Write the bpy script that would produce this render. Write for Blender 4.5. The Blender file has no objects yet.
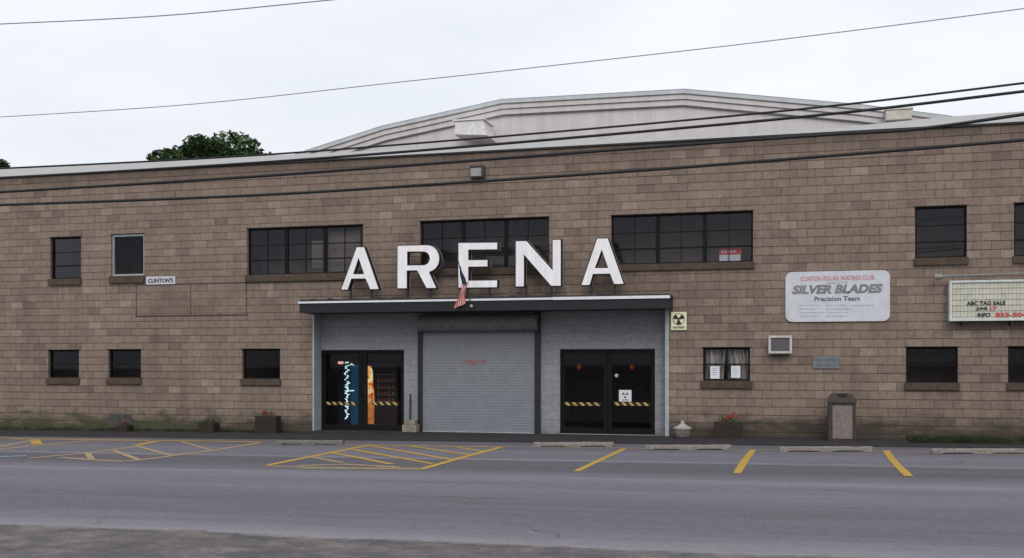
import bpy, bmesh, math, random
from mathutils import Vector, Matrix
from mathutils.geometry import tessellate_polygon
from math import radians as R, sin, cos, tan, pi
random.seed(7)
C = bpy.context.scene.collection
S = bpy.context.scene

# ------------------------------------------------------------ camera
F = 1050.0; CX = 512.0; HY = 362.0
TH = math.atan(2.54e-4 * F); S0 = 38.8; EYE = 1.907; D0 = F / S0
G = 0.0076                                  # the street rises a little to the right
FW = Vector((-sin(TH), cos(TH), 0)); RT = Vector((cos(TH), sin(TH), 0))
CAM = Vector((D0 * sin(TH), -D0 * cos(TH), EYE))
cam = bpy.data.cameras.new('camera'); co = bpy.data.objects.new('camera', cam); C.objects.link(co)
co.location = CAM; co.rotation_euler = (R(90), 0, TH)
cam.sensor_width = 36; cam.lens = 36 * F / 1024; cam.shift_y = (HY - 279) / 1024; cam.clip_end = 3000
S.camera = co

# ------------------------------------------------------------ overcast sky, weak wide sun
SUN_EL, SUN_ROT = R(36), R(165)
w = bpy.data.worlds.new('World'); S.world = w; w.use_nodes = True
nt = w.node_tree; N = nt.nodes; L = nt.links
for n in list(N): N.remove(n)
out = N.new('ShaderNodeOutputWorld'); bg = N.new('ShaderNodeBackground'); bg.inputs['Strength'].default_value = 0.1
sky = N.new('ShaderNodeTexSky'); sky.sky_type = 'NISHITA'; sky.sun_disc = False
sky.sun_elevation = SUN_EL; sky.sun_rotation = SUN_ROT; sky.air_density = 1.5; sky.dust_density = 4
hs = N.new('ShaderNodeHueSaturation'); hs.inputs['Saturation'].default_value = 0.35
tc = N.new('ShaderNodeTexCoord'); mp = N.new('ShaderNodeMapping'); mp.inputs['Scale'].default_value = (1, 1, 3.0)
nz = N.new('ShaderNodeTexNoise'); nz.inputs['Scale'].default_value = 2.3; nz.inputs['Detail'].default_value = 5; nz.inputs['Roughness'].default_value = .5
rp = N.new('ShaderNodeValToRGB')
rp.color_ramp.elements[0].position = .33; rp.color_ramp.elements[0].color = (.74, .785, .85, 1)
rp.color_ramp.elements[1].position = .68; rp.color_ramp.elements[1].color = (.91, .94, .985, 1)
sx = N.new('ShaderNodeSeparateXYZ'); mr = N.new('ShaderNodeMapRange')
mr.inputs['From Min'].default_value = 0.0; mr.inputs['From Max'].default_value = 1; mr.inputs['To Min'].default_value = 10.9; mr.inputs['To Max'].default_value = 11.6
vm = N.new('ShaderNodeVectorMath'); vm.operation = 'SCALE'
mx = N.new('ShaderNodeMixRGB'); mx.inputs['Fac'].default_value = .93
L.new(tc.outputs['Generated'], mp.inputs['Vector']); L.new(mp.outputs[0], nz.inputs['Vector']); L.new(nz.outputs['Fac'], rp.inputs['Fac'])
L.new(tc.outputs['Generated'], sx.inputs[0]); L.new(sx.outputs['Z'], mr.inputs['Value'])
L.new(rp.outputs[0], vm.inputs[0]); L.new(mr.outputs[0], vm.inputs['Scale'])
L.new(sky.outputs[0], hs.inputs['Color']); L.new(hs.outputs[0], mx.inputs['Color1']); L.new(vm.outputs[0], mx.inputs['Color2'])
L.new(mx.outputs[0], bg.inputs['Color']); L.new(bg.outputs[0], out.inputs['Surface'])
sl = bpy.data.lights.new('sun', 'SUN'); sl.energy = 1.15; sl.angle = R(30); sl.color = (1, .95, .88)
so = bpy.data.objects.new('sun', sl); C.objects.link(so)
sd = Vector((sin(SUN_ROT) * cos(SUN_EL), cos(SUN_ROT) * cos(SUN_EL), sin(SUN_EL)))
so.rotation_euler = sd.to_track_quat('Z', 'Y').to_euler(); so.location = (0, -10, 30)
S.view_settings.view_transform = 'Standard'; S.view_settings.look = 'None'
S.view_settings.exposure = 0; S.view_settings.gamma = 1; S.view_settings.use_curve_mapping = False

# ------------------------------------------------------------ survey: a photo pixel to a point of the place
def ray(px, py): return FW + RT * ((px - CX) / F) + Vector((0, 0, (HY - py) / F))
def at(px, py, Y=0.0):
    d = ray(px, py); return CAM + d * ((Y - CAM.y) / d.y)
def gz(x): return G * x
def gnd(px, py, h=0.0):
    d = ray(px, py); t = (G * CAM.x + h - CAM.z) / (d.z - G * d.x); return CAM + d * t
def ppm(p): return F / (p - CAM).dot(FW)          # pixels per metre there

# ------------------------------------------------------------ objects
def link(o): C.objects.link(o); return o
def tag(o, label=None, cat=None, group=None, kind=None):
    if label: o['label'] = label
    if cat: o['category'] = cat
    if group: o['group'] = group
    if kind: o['kind'] = kind
    return o
def empty(name, loc, label=None, cat=None, group=None, parent=None):
    o = link(bpy.data.objects.new(name, None)); o.location = loc; o.empty_display_size = .2
    if parent: o.parent = parent; o.matrix_parent_inverse = Matrix.Translation(-wloc(parent))
    return tag(o, label, cat, group)
def wloc(o):
    v = Vector(o.location)
    return v
class MB:
    """collects shapes in world coordinates, builds one mesh"""
    def __init__(s): s.bm = bmesh.new()
    def box(s, x0, x1, y0, y1, z0, z1, bev=0):
        b = bmesh.new(); r = bmesh.ops.create_cube(b, size=1)
        for v in b.verts: v.co = Vector(((x0+x1)/2 + v.co.x*(x1-x0), (y0+y1)/2 + v.co.y*(y1-y0), (z0+z1)/2 + v.co.z*(z1-z0)))
        if bev: bmesh.ops.bevel(b, geom=list(b.edges), offset=bev, segments=2, affect='EDGES', profile=.6)
        s.add(b); return s
    def add(s, b, M=None):
        m = bpy.data.meshes.new('t'); b.to_mesh(m); b.free()
        if M: m.transform(M)
        s.bm.from_mesh(m); bpy.data.meshes.remove(m)
    def quad(s, *p):
        s.bm.faces.new([s.bm.verts.new(q) for q in p]); return s
    def grid(s, rows):
        V = [[s.bm.verts.new(p) for p in r] for r in rows]
        for i in range(len(V)-1):
            for j in range(len(V[0])-1): s.bm.faces.new((V[i][j], V[i+1][j], V[i+1][j+1], V[i][j+1]))
        return s
    def prism(s, loops, y0, y1):
        """loops of (x,z); extruded from y0 (front) to y1"""
        tri = tessellate_polygon([[Vector((a, b, 0)) for a, b in l] for l in loops])
        flat = [p for l in loops for p in l]
        f = [s.bm.verts.new((a, y0, b)) for a, b in flat]; k = [s.bm.verts.new((a, y1, b)) for a, b in flat]
        for t in tri:
            try: s.bm.faces.new([f[i] for i in t]); s.bm.faces.new([k[i] for i in reversed(t)])
            except ValueError: pass
        o = 0
        for l in loops:
            n = len(l)
            for i in range(n):
                j = (i+1) % n; s.bm.faces.new((f[o+i], f[o+j], k[o+j], k[o+i]))
            o += n
        return s
    def tube(s, pts, r, seg=6):
        pts = [Vector(p) for p in pts]; rows = []
        for i, p in enumerate(pts):
            d = (pts[min(i+1, len(pts)-1)] - pts[max(i-1, 0)]).normalized()
            u = d.cross(Vector((0, 0, 1)) if abs(d.z) < .9 else Vector((1, 0, 0))).normalized(); v = d.cross(u)
            rr = r[i] if isinstance(r, (list, tuple)) else r
            rows.append([s.bm.verts.new(p + (u*cos(2*pi*k/seg) + v*sin(2*pi*k/seg))*rr) for k in range(seg)])
        for i in range(len(rows)-1):
            for k in range(seg): s.bm.faces.new((rows[i][k], rows[i][(k+1) % seg], rows[i+1][(k+1) % seg], rows[i+1][k]))
        s.bm.faces.new(rows[0]); s.bm.faces.new(rows[-1][::-1]); return s
    def lathe(s, c, prof, seg=16, sy=1.0, ph=0):
        rows = [[s.bm.verts.new((c[0] + r*cos(2*pi*k/seg+ph), c[1] + sy*r*sin(2*pi*k/seg+ph), c[2] + z)) for k in range(seg)] for r, z in prof]
        for i in range(len(rows)-1):
            for k in range(seg): s.bm.faces.new((rows[i][k], rows[i][(k+1) % seg], rows[i+1][(k+1) % seg], rows[i+1][k]))
        s.bm.faces.new(rows[0][::-1]); s.bm.faces.new(rows[-1]); return s
    def build(s, name, mat, parent=None, label=None, smooth=False, origin=None, cat=None, group=None, kind=None, recalc=True):
        if recalc: bmesh.ops.recalc_face_normals(s.bm, faces=list(s.bm.faces))
        m = bpy.data.meshes.new(name); s.bm.to_mesh(m); s.bm.free()
        if smooth:
            for p in m.polygons: p.use_smooth = True
        m.materials.append(mat)
        return place(name, m, parent, label, origin, cat, group, kind)
def place(name, m, parent=None, label=None, origin=None, cat=None, group=None, kind=None):
    o = link(bpy.data.objects.new(name, m))
    if origin is None and parent is None and kind is None:
        xs = [v.co for v in m.vertices]
        origin = Vector((sum(v.x for v in xs)/len(xs), sum(v.y for v in xs)/len(xs), min(v.z for v in xs)))
    if origin is not None:
        m.transform(Matrix.Translation(-Vector(origin))); o.location = origin
    if parent:
        o.parent = parent
        p = parent; t = Vector((0, 0, 0))
        while p: t += Vector(p.location); p = p.parent
        # parents are only ever translated; children keep world coordinates
        m.transform(Matrix.Translation(-t)) if origin is None else None
        if origin is not None: o.location = Vector(origin) - t
    return tag(o, label, cat, group, kind)
def sub(name, loc, parent, label=None):      # an Empty part under a thing
    o = link(bpy.data.objects.new(name, None)); o.parent = parent
    o.location = Vector(loc) - Vector(parent.location); o.empty_display_size = .1
    return tag(o, label)

# ------------------------------------------------------------ materials
def mat(name, col, rough=.7, metal=0, var=.12, scale=6, bump=0, bscale=60, spec=.4, emit=None, es=0, stretch=(1, 1, 1)):
    m = bpy.data.materials.new(name); m.use_nodes = True; n = m.node_tree.nodes; l = m.node_tree.links
    b = n['Principled BSDF']; b.inputs['Roughness'].default_value = rough; b.inputs['Metallic'].default_value = metal
    b.inputs['Specular IOR Level'].default_value = spec
    tc = n.new('ShaderNodeTexCoord'); mp = n.new('ShaderNodeMapping'); mp.inputs['Scale'].default_value = stretch
    geo = n.new('ShaderNodeNewGeometry'); l.new(geo.outputs['Position'], mp.inputs[0])
    t = n.new('ShaderNodeTexNoise'); t.inputs['Scale'].default_value = scale; t.inputs['Detail'].default_value = 6; t.inputs['Roughness'].default_value = .65
    l.new(mp.outputs[0], t.inputs['Vector'])
    r = n.new('ShaderNodeValToRGB'); c = Vector(col)
    r.color_ramp.elements[0].position = .3; r.color_ramp.elements[1].position = .7
    r.color_ramp.elements[0].color = (*(c*(1-var*2)), 1); r.color_ramp.elements[1].color = (*[min(1, x) for x in c*(1+var)], 1)
    l.new(t.outputs['Fac'], r.inputs[0]); l.new(r.outputs[0], b.inputs['Base Color'])
    if bump:
        t2 = n.new('ShaderNodeTexNoise'); t2.inputs['Scale'].default_value = bscale; t2.inputs['Detail'].default_value = 4
        l.new(geo.outputs['Position'], t2.inputs['Vector'])
        bp = n.new('ShaderNodeBump'); bp.inputs['Strength'].default_value = bump; bp.inputs['Distance'].default_value = .02
        l.new(t2.outputs['Fac'], bp.inputs['Height']); l.new(bp.outputs[0], b.inputs['Normal'])
    if emit: b.inputs['Emission Color'].default_value = (*emit, 1); b.inputs['Emission Strength'].default_value = es
    return m
def glass(name, tint=.75, refl=.6, rough=.02):
    m = bpy.data.materials.new(name); m.use_nodes = True; n = m.node_tree.nodes; l = m.node_tree.links
    for x in list(n): n.remove(x)
    o = n.new('ShaderNodeOutputMaterial'); t = n.new('ShaderNodeBsdfTransparent'); t.inputs[0].default_value = (tint, tint, tint*1.02, 1)
    g = n.new('ShaderNodeBsdfGlossy'); g.inputs['Roughness'].default_value = rough; g.inputs[0].default_value = (.9, .92, 1, 1)
    fr = n.new('ShaderNodeFresnel'); fr.inputs[0].default_value = 1.45
    mu = n.new('ShaderNodeMath'); mu.operation = 'MULTIPLY'; mu.inputs[1].default_value = refl
    nz = n.new('ShaderNodeTexNoise'); nz.inputs['Scale'].default_value = 1.7; geo = n.new('ShaderNodeNewGeometry'); l.new(geo.outputs['Position'], nz.inputs['Vector'])
    bp = n.new('ShaderNodeBump'); bp.inputs['Strength'].default_value = .05; bp.inputs['Distance'].default_value = .005
    l.new(nz.outputs['Fac'], bp.inputs['Height']); l.new(bp.outputs[0], g.inputs['Normal'])
    mx = n.new('ShaderNodeMixShader'); l.new(fr.outputs[0], mu.inputs[0]); l.new(mu.outputs[0], mx.inputs[0])
    l.new(t.outputs[0], mx.inputs[1]); l.new(g.outputs[0], mx.inputs[2]); l.new(mx.outputs[0], o.inputs[0]); return m
class NG:
    def __init__(s, name):
        s.m = bpy.data.materials.new(name); s.m.use_nodes = True; s.n = s.m.node_tree.nodes; s.l = s.m.node_tree.links; s.b = s.n['Principled BSDF']
        g = s.n.new('ShaderNodeNewGeometry'); x = s.n.new('ShaderNodeSeparateXYZ'); s.l.new(g.outputs['Position'], x.inputs[0])
        s.pos = g.outputs['Position']; s.x, s.y, s.z = x.outputs; s.nrm = g.outputs['Normal']
    def setin(s, i, v):
        if isinstance(v, (int, float)): i.default_value = v
        elif isinstance(v, tuple): i.default_value = v if len(v) != 3 or i.type == 'VECTOR' else (*v, 1)
        else: s.l.new(v, i)
    def math(s, op, a, b=0.0, c=None, clamp=False):
        k = s.n.new('ShaderNodeMath'); k.operation = op; k.use_clamp = clamp; s.setin(k.inputs[0], a); s.setin(k.inputs[1], b)
        if c is not None: s.setin(k.inputs[2], c)
        return k.outputs[0]
    def comb(s, a, b, c=0.0):
        k = s.n.new('ShaderNodeCombineXYZ'); s.setin(k.inputs[0], a); s.setin(k.inputs[1], b); s.setin(k.inputs[2], c); return k.outputs[0]
    def noise(s, v, sc, det=5, ro=.6):
        k = s.n.new('ShaderNodeTexNoise'); s.setin(k.inputs['Vector'], v); k.inputs['Scale'].default_value = sc; k.inputs['Detail'].default_value = det; k.inputs['Roughness'].default_value = ro; return k.outputs['Fac']
    def white(s, v):
        k = s.n.new('ShaderNodeTexWhiteNoise'); s.setin(k.inputs['Vector'], v); return k.outputs['Value']
    def ramp(s, f, stops, interp='LINEAR'):
        k = s.n.new('ShaderNodeValToRGB'); s.setin(k.inputs[0], f); e = k.color_ramp.elements; k.color_ramp.interpolation = interp
        while len(e) < len(stops): e.new(.5)
        for q, (p, c) in zip(e, stops): q.position = p; q.color = (*c, 1) if isinstance(c, tuple) else (c, c, c, 1)
        return k.outputs[0]
    def mix(s, f, a, b, t='MIX'):
        k = s.n.new('ShaderNodeMixRGB'); k.blend_type = t; s.setin(k.inputs[0], f); s.setin(k.inputs[1], a); s.setin(k.inputs[2], b); return k.outputs[0]
    def rng(s, v, a, b, c, d):
        k = s.n.new('ShaderNodeMapRange'); s.setin(k.inputs[0], v)
        for i, q in enumerate((a, b, c, d)): k.inputs[i+1].default_value = q
        return k.outputs[0]
    def bump(s, h, st, dist):
        k = s.n.new('ShaderNodeBump'); k.inputs['Strength'].default_value = st; k.inputs['Distance'].default_value = dist; s.setin(k.inputs['Height'], h)
        s.l.new(k.outputs[0], s.b.inputs['Normal'])
    def fin(s, col, rough=.9, spec=.25):
        s.setin(s.b.inputs['Base Color'], col); s.setin(s.b.inputs['Roughness'], rough); s.b.inputs['Specular IOR Level'].default_value = spec; return s.m

BH = .204; BW = .408; STAIN = []
def block_mat(name, stops, mortar_h, mortar_v, painted=False):
    g = NG(name)
    u = g.math('ADD', g.x, g.y); wob = g.math('MULTIPLY', g.math('SUBTRACT', g.noise(g.pos, 1.3, 2), .5), .012)
    zz = g.math('ADD', g.z, wob)
    v = g.math('DIVIDE', zz, BH); row = g.math('FLOOR', v); fv = g.math('SUBTRACT', v, row)
    odd = g.math('MODULO', g.math('ADD', row, 100.0), 2.0)
    jit = g.math('MULTIPLY', g.white(g.comb(row, 3.3)), .12)
    uu = g.math('ADD', g.math('ADD', g.math('DIVIDE', u, BW), g.math('MULTIPLY', odd, .5)), jit)
    colm = g.math('FLOOR', uu); fu = g.math('SUBTRACT', uu, colm)
    cell = g.comb(colm, row)
    eh = g.math('MULTIPLY', g.math('MINIMUM', fv, g.math('SUBTRACT', 1.0, fv)), BH)
    ev = g.math('MULTIPLY', g.math('MINIMUM', fu, g.math('SUBTRACT', 1.0, fu)), BW)
    rough_edge = g.math('MULTIPLY', g.noise(g.pos, 30, 3), .008)
    mh = g.rng(g.math('ADD', eh, rough_edge), .010, .019, 1.0, 0.0); mv = g.rng(g.math('ADD', ev, rough_edge), .007, .014, 1.0, 0.0)
    base = g.ramp(g.white(cell), stops)
    w2 = g.rng(g.white(g.comb(row, colm, 7.7)), 0, 1, .95, 1.04)
    c = g.mix(1.0, base, w2, 'MULTIPLY')
    if not painted:
        big = g.rng(g.noise(g.pos, .45, 5), .3, .7, .84, 1.08); c = g.mix(1.0, c, big, 'MULTIPLY')
        strk = g.noise(g.comb(g.math('MULTIPLY', g.x, 1.6), g.math('MULTIPLY', g.z, .22)), 2.0, 4); strk = g.rng(strk, .45, .75, 1.03, .84)
        c = g.mix(1.0, c, strk, 'MULTIPLY')
    gr = g.rng(g.noise(g.pos, 38, 5, .85), .3, .7, .60, 1.34); c = g.mix(1.0, c, gr, 'MULTIPLY')
    gr2 = g.rng(g.noise(g.pos, 9, 4, .75), .3, .7, .82, 1.16); c = g.mix(1.0, c, gr2, 'MULTIPLY')
    wear = g.rng(g.noise(g.pos, 1.1, 4), .35, .65, .3, 1.0)
    c = g.mix(g.math('MULTIPLY', mv, g.math('MULTIPLY', wear, .95)), c, mortar_v)
    rowv = g.rng(g.white(g.comb(row, 9.1)), 0, 1, .65, 1.0)
    c = g.mix(g.math('MULTIPLY', mh, g.math('MULTIPLY', rowv, g.rng(g.noise(g.pos, 2.5, 4, .7), .3, .7, .5, 1.0))), c, mortar_h)
    if not painted:
        hgt = g.math('SUBTRACT', g.z, g.math('MULTIPLY', g.x, G))
        dn = g.noise(g.comb(g.math('MULTIPLY', g.x, .9), g.math('MULTIPLY', g.z, 2.2)), 1.6, 5)
        lim = g.math('MULTIPLY', dn, 1.25)
        d = g.math('MULTIPLY', g.math('SUBTRACT', lim, hgt), 2.4, clamp=True)
        dirtc = g.mix(g.rng(g.x, -9, -4, 1, 0), (.05, .042, .034), (.04, .048, .024))
        c = g.mix(g.math('MULTIPLY', d, .85), c, dirtc)
        wet = g.noise(g.comb(g.math('MULTIPLY', g.x, 5.0), g.math('MULTIPLY', g.z, .5)), 1.5, 4, .7); tot = 0.0
        for h in STAIN:
            mx_ = g.math('MULTIPLY', g.rng(g.x, h[0]-.10, h[0]-.02, 0, 1), g.rng(g.x, h[1]+.02, h[1]+.10, 1, 0))
            mz_ = g.math('MULTIPLY', g.rng(g.z, h[2]-1.0, h[2]-.15, 0, 1), g.math('LESS_THAN', g.z, h[2]))
            tot = g.math('ADD', g.math('MULTIPLY', mx_, mz_), tot)
        c = g.mix(g.math('MULTIPLY', tot, g.rng(wet, .42, .68, 0, .42)), c, (.085, .064, .052))
        top_dark = g.math('MULTIPLY', g.rng(g.math('ADD', g.z, g.math('MULTIPLY', g.noise(g.pos, 1.5, 5), .5)), 7.1, 7.6, 0, .55), 1.0)
        c = g.mix(top_dark, c, (.07, .055, .045))  # colour darkens unevenly towards the wall top
    else:
        hgt = g.math('SUBTRACT', g.z, g.math('MULTIPLY', g.x, G)); d = g.math('MULTIPLY', g.math('SUBTRACT', g.math('MULTIPLY', g.noise(g.pos, 3, 5), .5), hgt), 2.5, clamp=True)
        c = g.mix(g.math('MULTIPLY', d, .6), c, (.08, .07, .06))
    h = g.math('SUBTRACT', g.math('MULTIPLY', g.noise(g.pos, 60, 4), .25), g.math('MAXIMUM', mh, mv))
    g.bump(h, .7, .008)
    return g.fin(c, .93, .2)
M = {}
BLOCK_ARGS = ('block_masonry', [(0, (.184, .136, .114)), (.06, (.228, .173, .141)), (.5, (.244, .186, .151)), (.9, (.260, .200, .163)), (.96, (.285, .221, .182)), (1, (.32, .251, .208))], (.036, .027, .023), (.075, .056, .048))
M['infill'] = block_mat('infill_masonry', [(0, (.205, .155, .125)), (.5, (.232, .178, .145)), (1, (.255, .20, .165))], (.10, .075, .06), (.14, .108, .09))
M['paint'] = block_mat('painted_block', [(0, (.262, .272, .288)), (1, (.272, .282, .298))], (.225, .235, .25), (.245, .255, .27), True)
M['trim'] = mat('painted_trim', (.36, .41, .44), .6, var=.1)
M['sill'] = mat('sill_concrete', (.085, .062, .047), .9, var=.2, scale=8, bump=.3)
M['frame'] = mat('dark_frame', (.009, .008, .008), .65, spec=.15)
M['alu'] = mat('aluminium_frame', (.42, .45, .46), .45, .5)
M['glass'] = glass('window_glass', .88, .45); M['lglass'] = glass('low_window_glass', .85, .22); M['dglass'] = glass('door_glass', .88, .25)
M['inner'] = mat('interior_plaster', (.30, .25, .225), .9); M['floor'] = mat('interior_floor', (.07, .065, .06), .5)
M['black'] = mat('black_metal', (.015, .016, .019), .5); M['canopy'] = mat('canopy_fascia', (.010, .011, .015), .55, var=.2)
M['white'] = mat('white_paint', (.72, .74, .78), .5, var=.06); M['letter'] = mat('letter_face', (.87, .86, .885), .45, var=.07, scale=4, stretch=(2.5, 1, .5))
M['maroon'] = mat('letter_return', (.022, .010, .009), .5); M['rim'] = mat('letter_rim', (.62, .64, .68), .5)
M['tar'] = mat('tar_roof', (.035, .035, .038), .9, bump=.4)
M['wire'] = mat('wire', (.012, .012, .014), .6); M['thinwire'] = mat('weathered_wire', (.27, .30, .37), .6)
M['yellow'] = mat('yellow', (.55, .40, .10), .7); M['red'] = mat('red', (.55, .05, .035), .6)
M['conc'] = mat('concrete', (.235, .21, .19), .95, var=.2, scale=14, bump=.5, bscale=90)
M['dconc'] = mat('dark_concrete', (.17, .155, .14), .95, var=.2, scale=14, bump=.5)
M['grey'] = mat('grey_metal', (.24, .25, .26), .55, .2); M['lens'] = mat('lamp_lens', (.30, .30, .29), .3)
M['planter'] = mat('planter_wood', (.034, .023, .018), .85, bump=.3); M['flower'] = mat('red_blossom', (.50, .045, .04), .7)
def leafm(name, a, b, sc=.5):
    g = NG(name); return g.fin(g.ramp(g.noise(g.pos, sc, 4), [(.3, a), (.7, b)]), .8, .25)
M['leaf'] = leafm('foliage', (.022, .045, .018), (.075, .125, .045)); M['grass'] = leafm('grass_blades', (.014, .024, .008), (.036, .052, .016), 3)
M['bark'] = mat('bark', (.06, .045, .035), .95)
# corrugated / seamed metal
def seam(name, col, axis, pitch, dark=.8):
    g = NG(name); a = {'x': g.x, 'z': g.z, 'y': g.y}[axis]
    f = g.math('FRACT', g.math('DIVIDE', a, pitch)); e = g.math('MINIMUM', f, g.math('SUBTRACT', 1.0, f))
    k = g.rng(e, .0, .05, dark, 1.0); st = g.rng(g.noise(g.comb(g.math('MULTIPLY', g.x, 3.0), g.math('MULTIPLY', g.z, .3), g.y), .8, 5), .35, .7, 1.04, .86)
    g.bump(e, .3, .03); return g.fin(g.mix(1.0, g.mix(1.0, col, k, 'MULTIPLY'), st, 'MULTIPLY'), .55, .4)
M['siding'] = seam('siding', (.60, .57, .565), 'x', .9, .93); M['roofm'] = seam('roof_sheet', (.36, .345, .34), 'x', .6, .9)
M['rooftop'] = seam('roof_top', (.52, .55, .57), 'x', .6, .9)
M['slat'] = mat('shutter_slat', (.215, .228, .255), .5, .2, var=.06); M['hood'] = mat('shutter_hood', (.17, .155, .16), .6, .2, var=.15)

# asphalt
def asphalt():
    g = NG('asphalt')
    fine = g.rng(g.noise(g.pos, 70, 4, .8), .3, .7, .58, 1.42)
    med = g.rng(g.noise(g.pos, 7, 5, .7), .3, .7, .92, 1.08)
    wob = g.math('MULTIPLY', g.math('SUBTRACT', g.noise(g.comb(g.math('MULTIPLY', g.x, .25), g.y), .5, 4), .5), .35)
    yy = g.math('ADD', g.y, wob)
    t = g.rng(yy, -16, -2, 0, 1)
    band = g.ramp(t, [(0.0, .20), (.05, .18), (.12, .135), (.24, .128), (.33, .165), (.40, .150), (.46, .195), (.50, .145), (.56, .108), (.66, .112), (.68, .21), (.70, .150), (.80, .170), (.86, .145), (1, .122)])
    st = g.rng(g.noise(g.comb(g.math('MULTIPLY', g.x, .12), g.math('MULTIPLY', g.y, 2.0)), 1.5, 6, .7), .3, .7, .84, 1.16)
    c = g.mix(1.0, g.mix(1.0, band, fine, 'MULTIPLY'), g.mix(1.0, med, st, 'MULTIPLY'), 'MULTIPLY')
    c = g.mix(1.0, c, (1.0, .945, 1.085), 'MULTIPLY')
    c = g.mix(1.0, c, g.rng(g.noise(g.pos, 22, 6, .9), .3, .7, .72, 1.28), 'MULTIPLY')
    ck = g.n.new('ShaderNodeTexVoronoi'); ck.feature = 'DISTANCE_TO_EDGE'; ck.inputs['Scale'].default_value = .33
    wv = g.n.new('ShaderNodeVectorMath'); wv.operation = 'ADD'; nn = g.n.new('ShaderNodeTexNoise'); nn.inputs['Scale'].default_value = 1.3; nn.inputs['Detail'].default_value = 5; g.l.new(g.pos, nn.inputs['Vector'])
    g.l.new(g.pos, wv.inputs[0]); g.l.new(nn.outputs['Color'], wv.inputs[1]); g.l.new(wv.outputs[0], ck.inputs['Vector'])
    crk = g.math('MULTIPLY', g.rng(ck.outputs['Distance'], .002, .008, .45, 0), g.rng(g.noise(g.pos, .35, 3), .5, .6, 0, 1)); c = g.mix(crk, c, (.05, .045, .045))
    # oil drips where cars nose in to the kerb
    o = g.math('MULTIPLY', g.rng(g.noise(g.comb(g.math('MULTIPLY', g.x, .5), g.math('MULTIPLY', g.y, 1.2)), 1.6, 5, .7), .52, .66, 0, 1), g.rng(yy, -5.5, -3.2, 0, .55))
    c = g.mix(o, c, (.075, .066, .062))
    # gravel creeping over the near edge, a pale dusty rim between
    e = g.math('ADD', g.y, g.math('ADD', g.math('MULTIPLY', g.math('SUBTRACT', g.noise(g.comb(g.math('MULTIPLY', g.x, .5), g.y), .8, 3), .5), .5), g.math('MULTIPLY', g.math('SUBTRACT', g.noise(g.pos, 6, 6, .8), .5), .5)))
    rim = g.math('MULTIPLY', g.rng(e, -15.72, -15.2, 1, 0), g.rng(g.noise(g.pos, 3, 5, .7), .3, .6, .35, .8))
    c = g.mix(rim, c, (.27, .25, .262))
    gr = g.ramp(g.noise(g.comb(g.math('MULTIPLY', g.x, .8), g.y), 1.5, 7, .78), [(.36, (.058, .051, .052)), (.5, (.092, .082, .082)), (.64, (.165, .142, .132))])
    gr = g.mix(1.0, g.mix(1.0, gr, g.rng(g.noise(g.pos, 38, 4, .85), .3, .7, .55, 1.75), 'MULTIPLY'), (1.12, 1.12, 1.14), 'MULTIPLY')
    c = g.mix(g.rng(e, -15.8, -15.65, 1, 0), c, gr)
    g.bump(g.noise(g.pos, 70, 4, .8), .5, .01)
    return g.fin(c, .88, .3)
M['asphalt'] = asphalt()
def verge():
    g = NG('gravel_verge'); n1 = g.noise(g.pos, 1.1, 6, .7)
    c = g.ramp(n1, [(.32, (.066, .060, .057)), (.5, (.10, .09, .085)), (.68, (.155, .135, .12))])
    c = g.mix(1.0, c, g.rng(g.noise(g.pos, 45, 4, .85), .3, .7, .55, 1.45), 'MULTIPLY')
    peb = g.n.new('ShaderNodeTexVoronoi'); peb.inputs['Scale'].default_value = 16; g.l.new(g.pos, peb.inputs['Vector'])
    c = g.mix(g.math('MULTIPLY', g.rng(peb.outputs['Distance'], .10, .16, 1, 0), g.rng(g.noise(g.pos, 5, 3), .5, .6, 0, .6)), c, (.32, .30, .27))
    g.bump(g.noise(g.pos, 30, 5, .8), 1, .03); return g.fin(c, .95, .2)
M['verge'] = verge()
def walkm():
    g = NG('walk_asphalt'); c = g.ramp(g.noise(g.pos, 2.2, 6, .7), [(.3, (.026, .024, .027)), (.7, (.048, .045, .049))])
    c = g.mix(1.0, c, g.rng(g.noise(g.pos, 60, 4, .8), .3, .7, .75, 1.25), 'MULTIPLY'); g.bump(g.noise(g.pos, 60, 4), .5, .01); return g.fin(c, .9, .25)
M['walk'] = walkm()
def paintm(name, col, worn):
    g = NG(name); n = g.noise(g.pos, 9, 6, .75); n2 = g.noise(g.pos, 60, 3, .8)
    k = g.rng(g.math('ADD', n, g.math('MULTIPLY', n2, .35)), worn, worn+.12, 1, 0)
    return g.fin(g.mix(k, (.115, .105, .11), col), .8, .3)
M['line'] = paintm('road_paint', (.47, .29, .055), .78); M['faint'] = paintm('worn_paint', (.34, .26, .14), .67); M['mid'] = paintm('aged_paint', (.40, .29, .155), .72); M['blue'] = paintm('blue_paint', (.22, .30, .38), .75)

# ------------------------------------------------------------ ground
def sheet(name, y0, y1, h, m, x0=-250, x1=250, n=1):
    b = MB(); b.quad((x0, y0, gz(x0)+h), (x1, y0, gz(x1)+h), (x1, y1, gz(x1)+h), (x0, y1, gz(x0)+h))
    return b.build(name, m, kind='structure', recalc=False)
EDGE = gnd(512, 546).y; KERB = gnd(512, 442.4).y
sheet('ground', -900, 1200, -.012, M['verge'], -1200, 1200)
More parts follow.
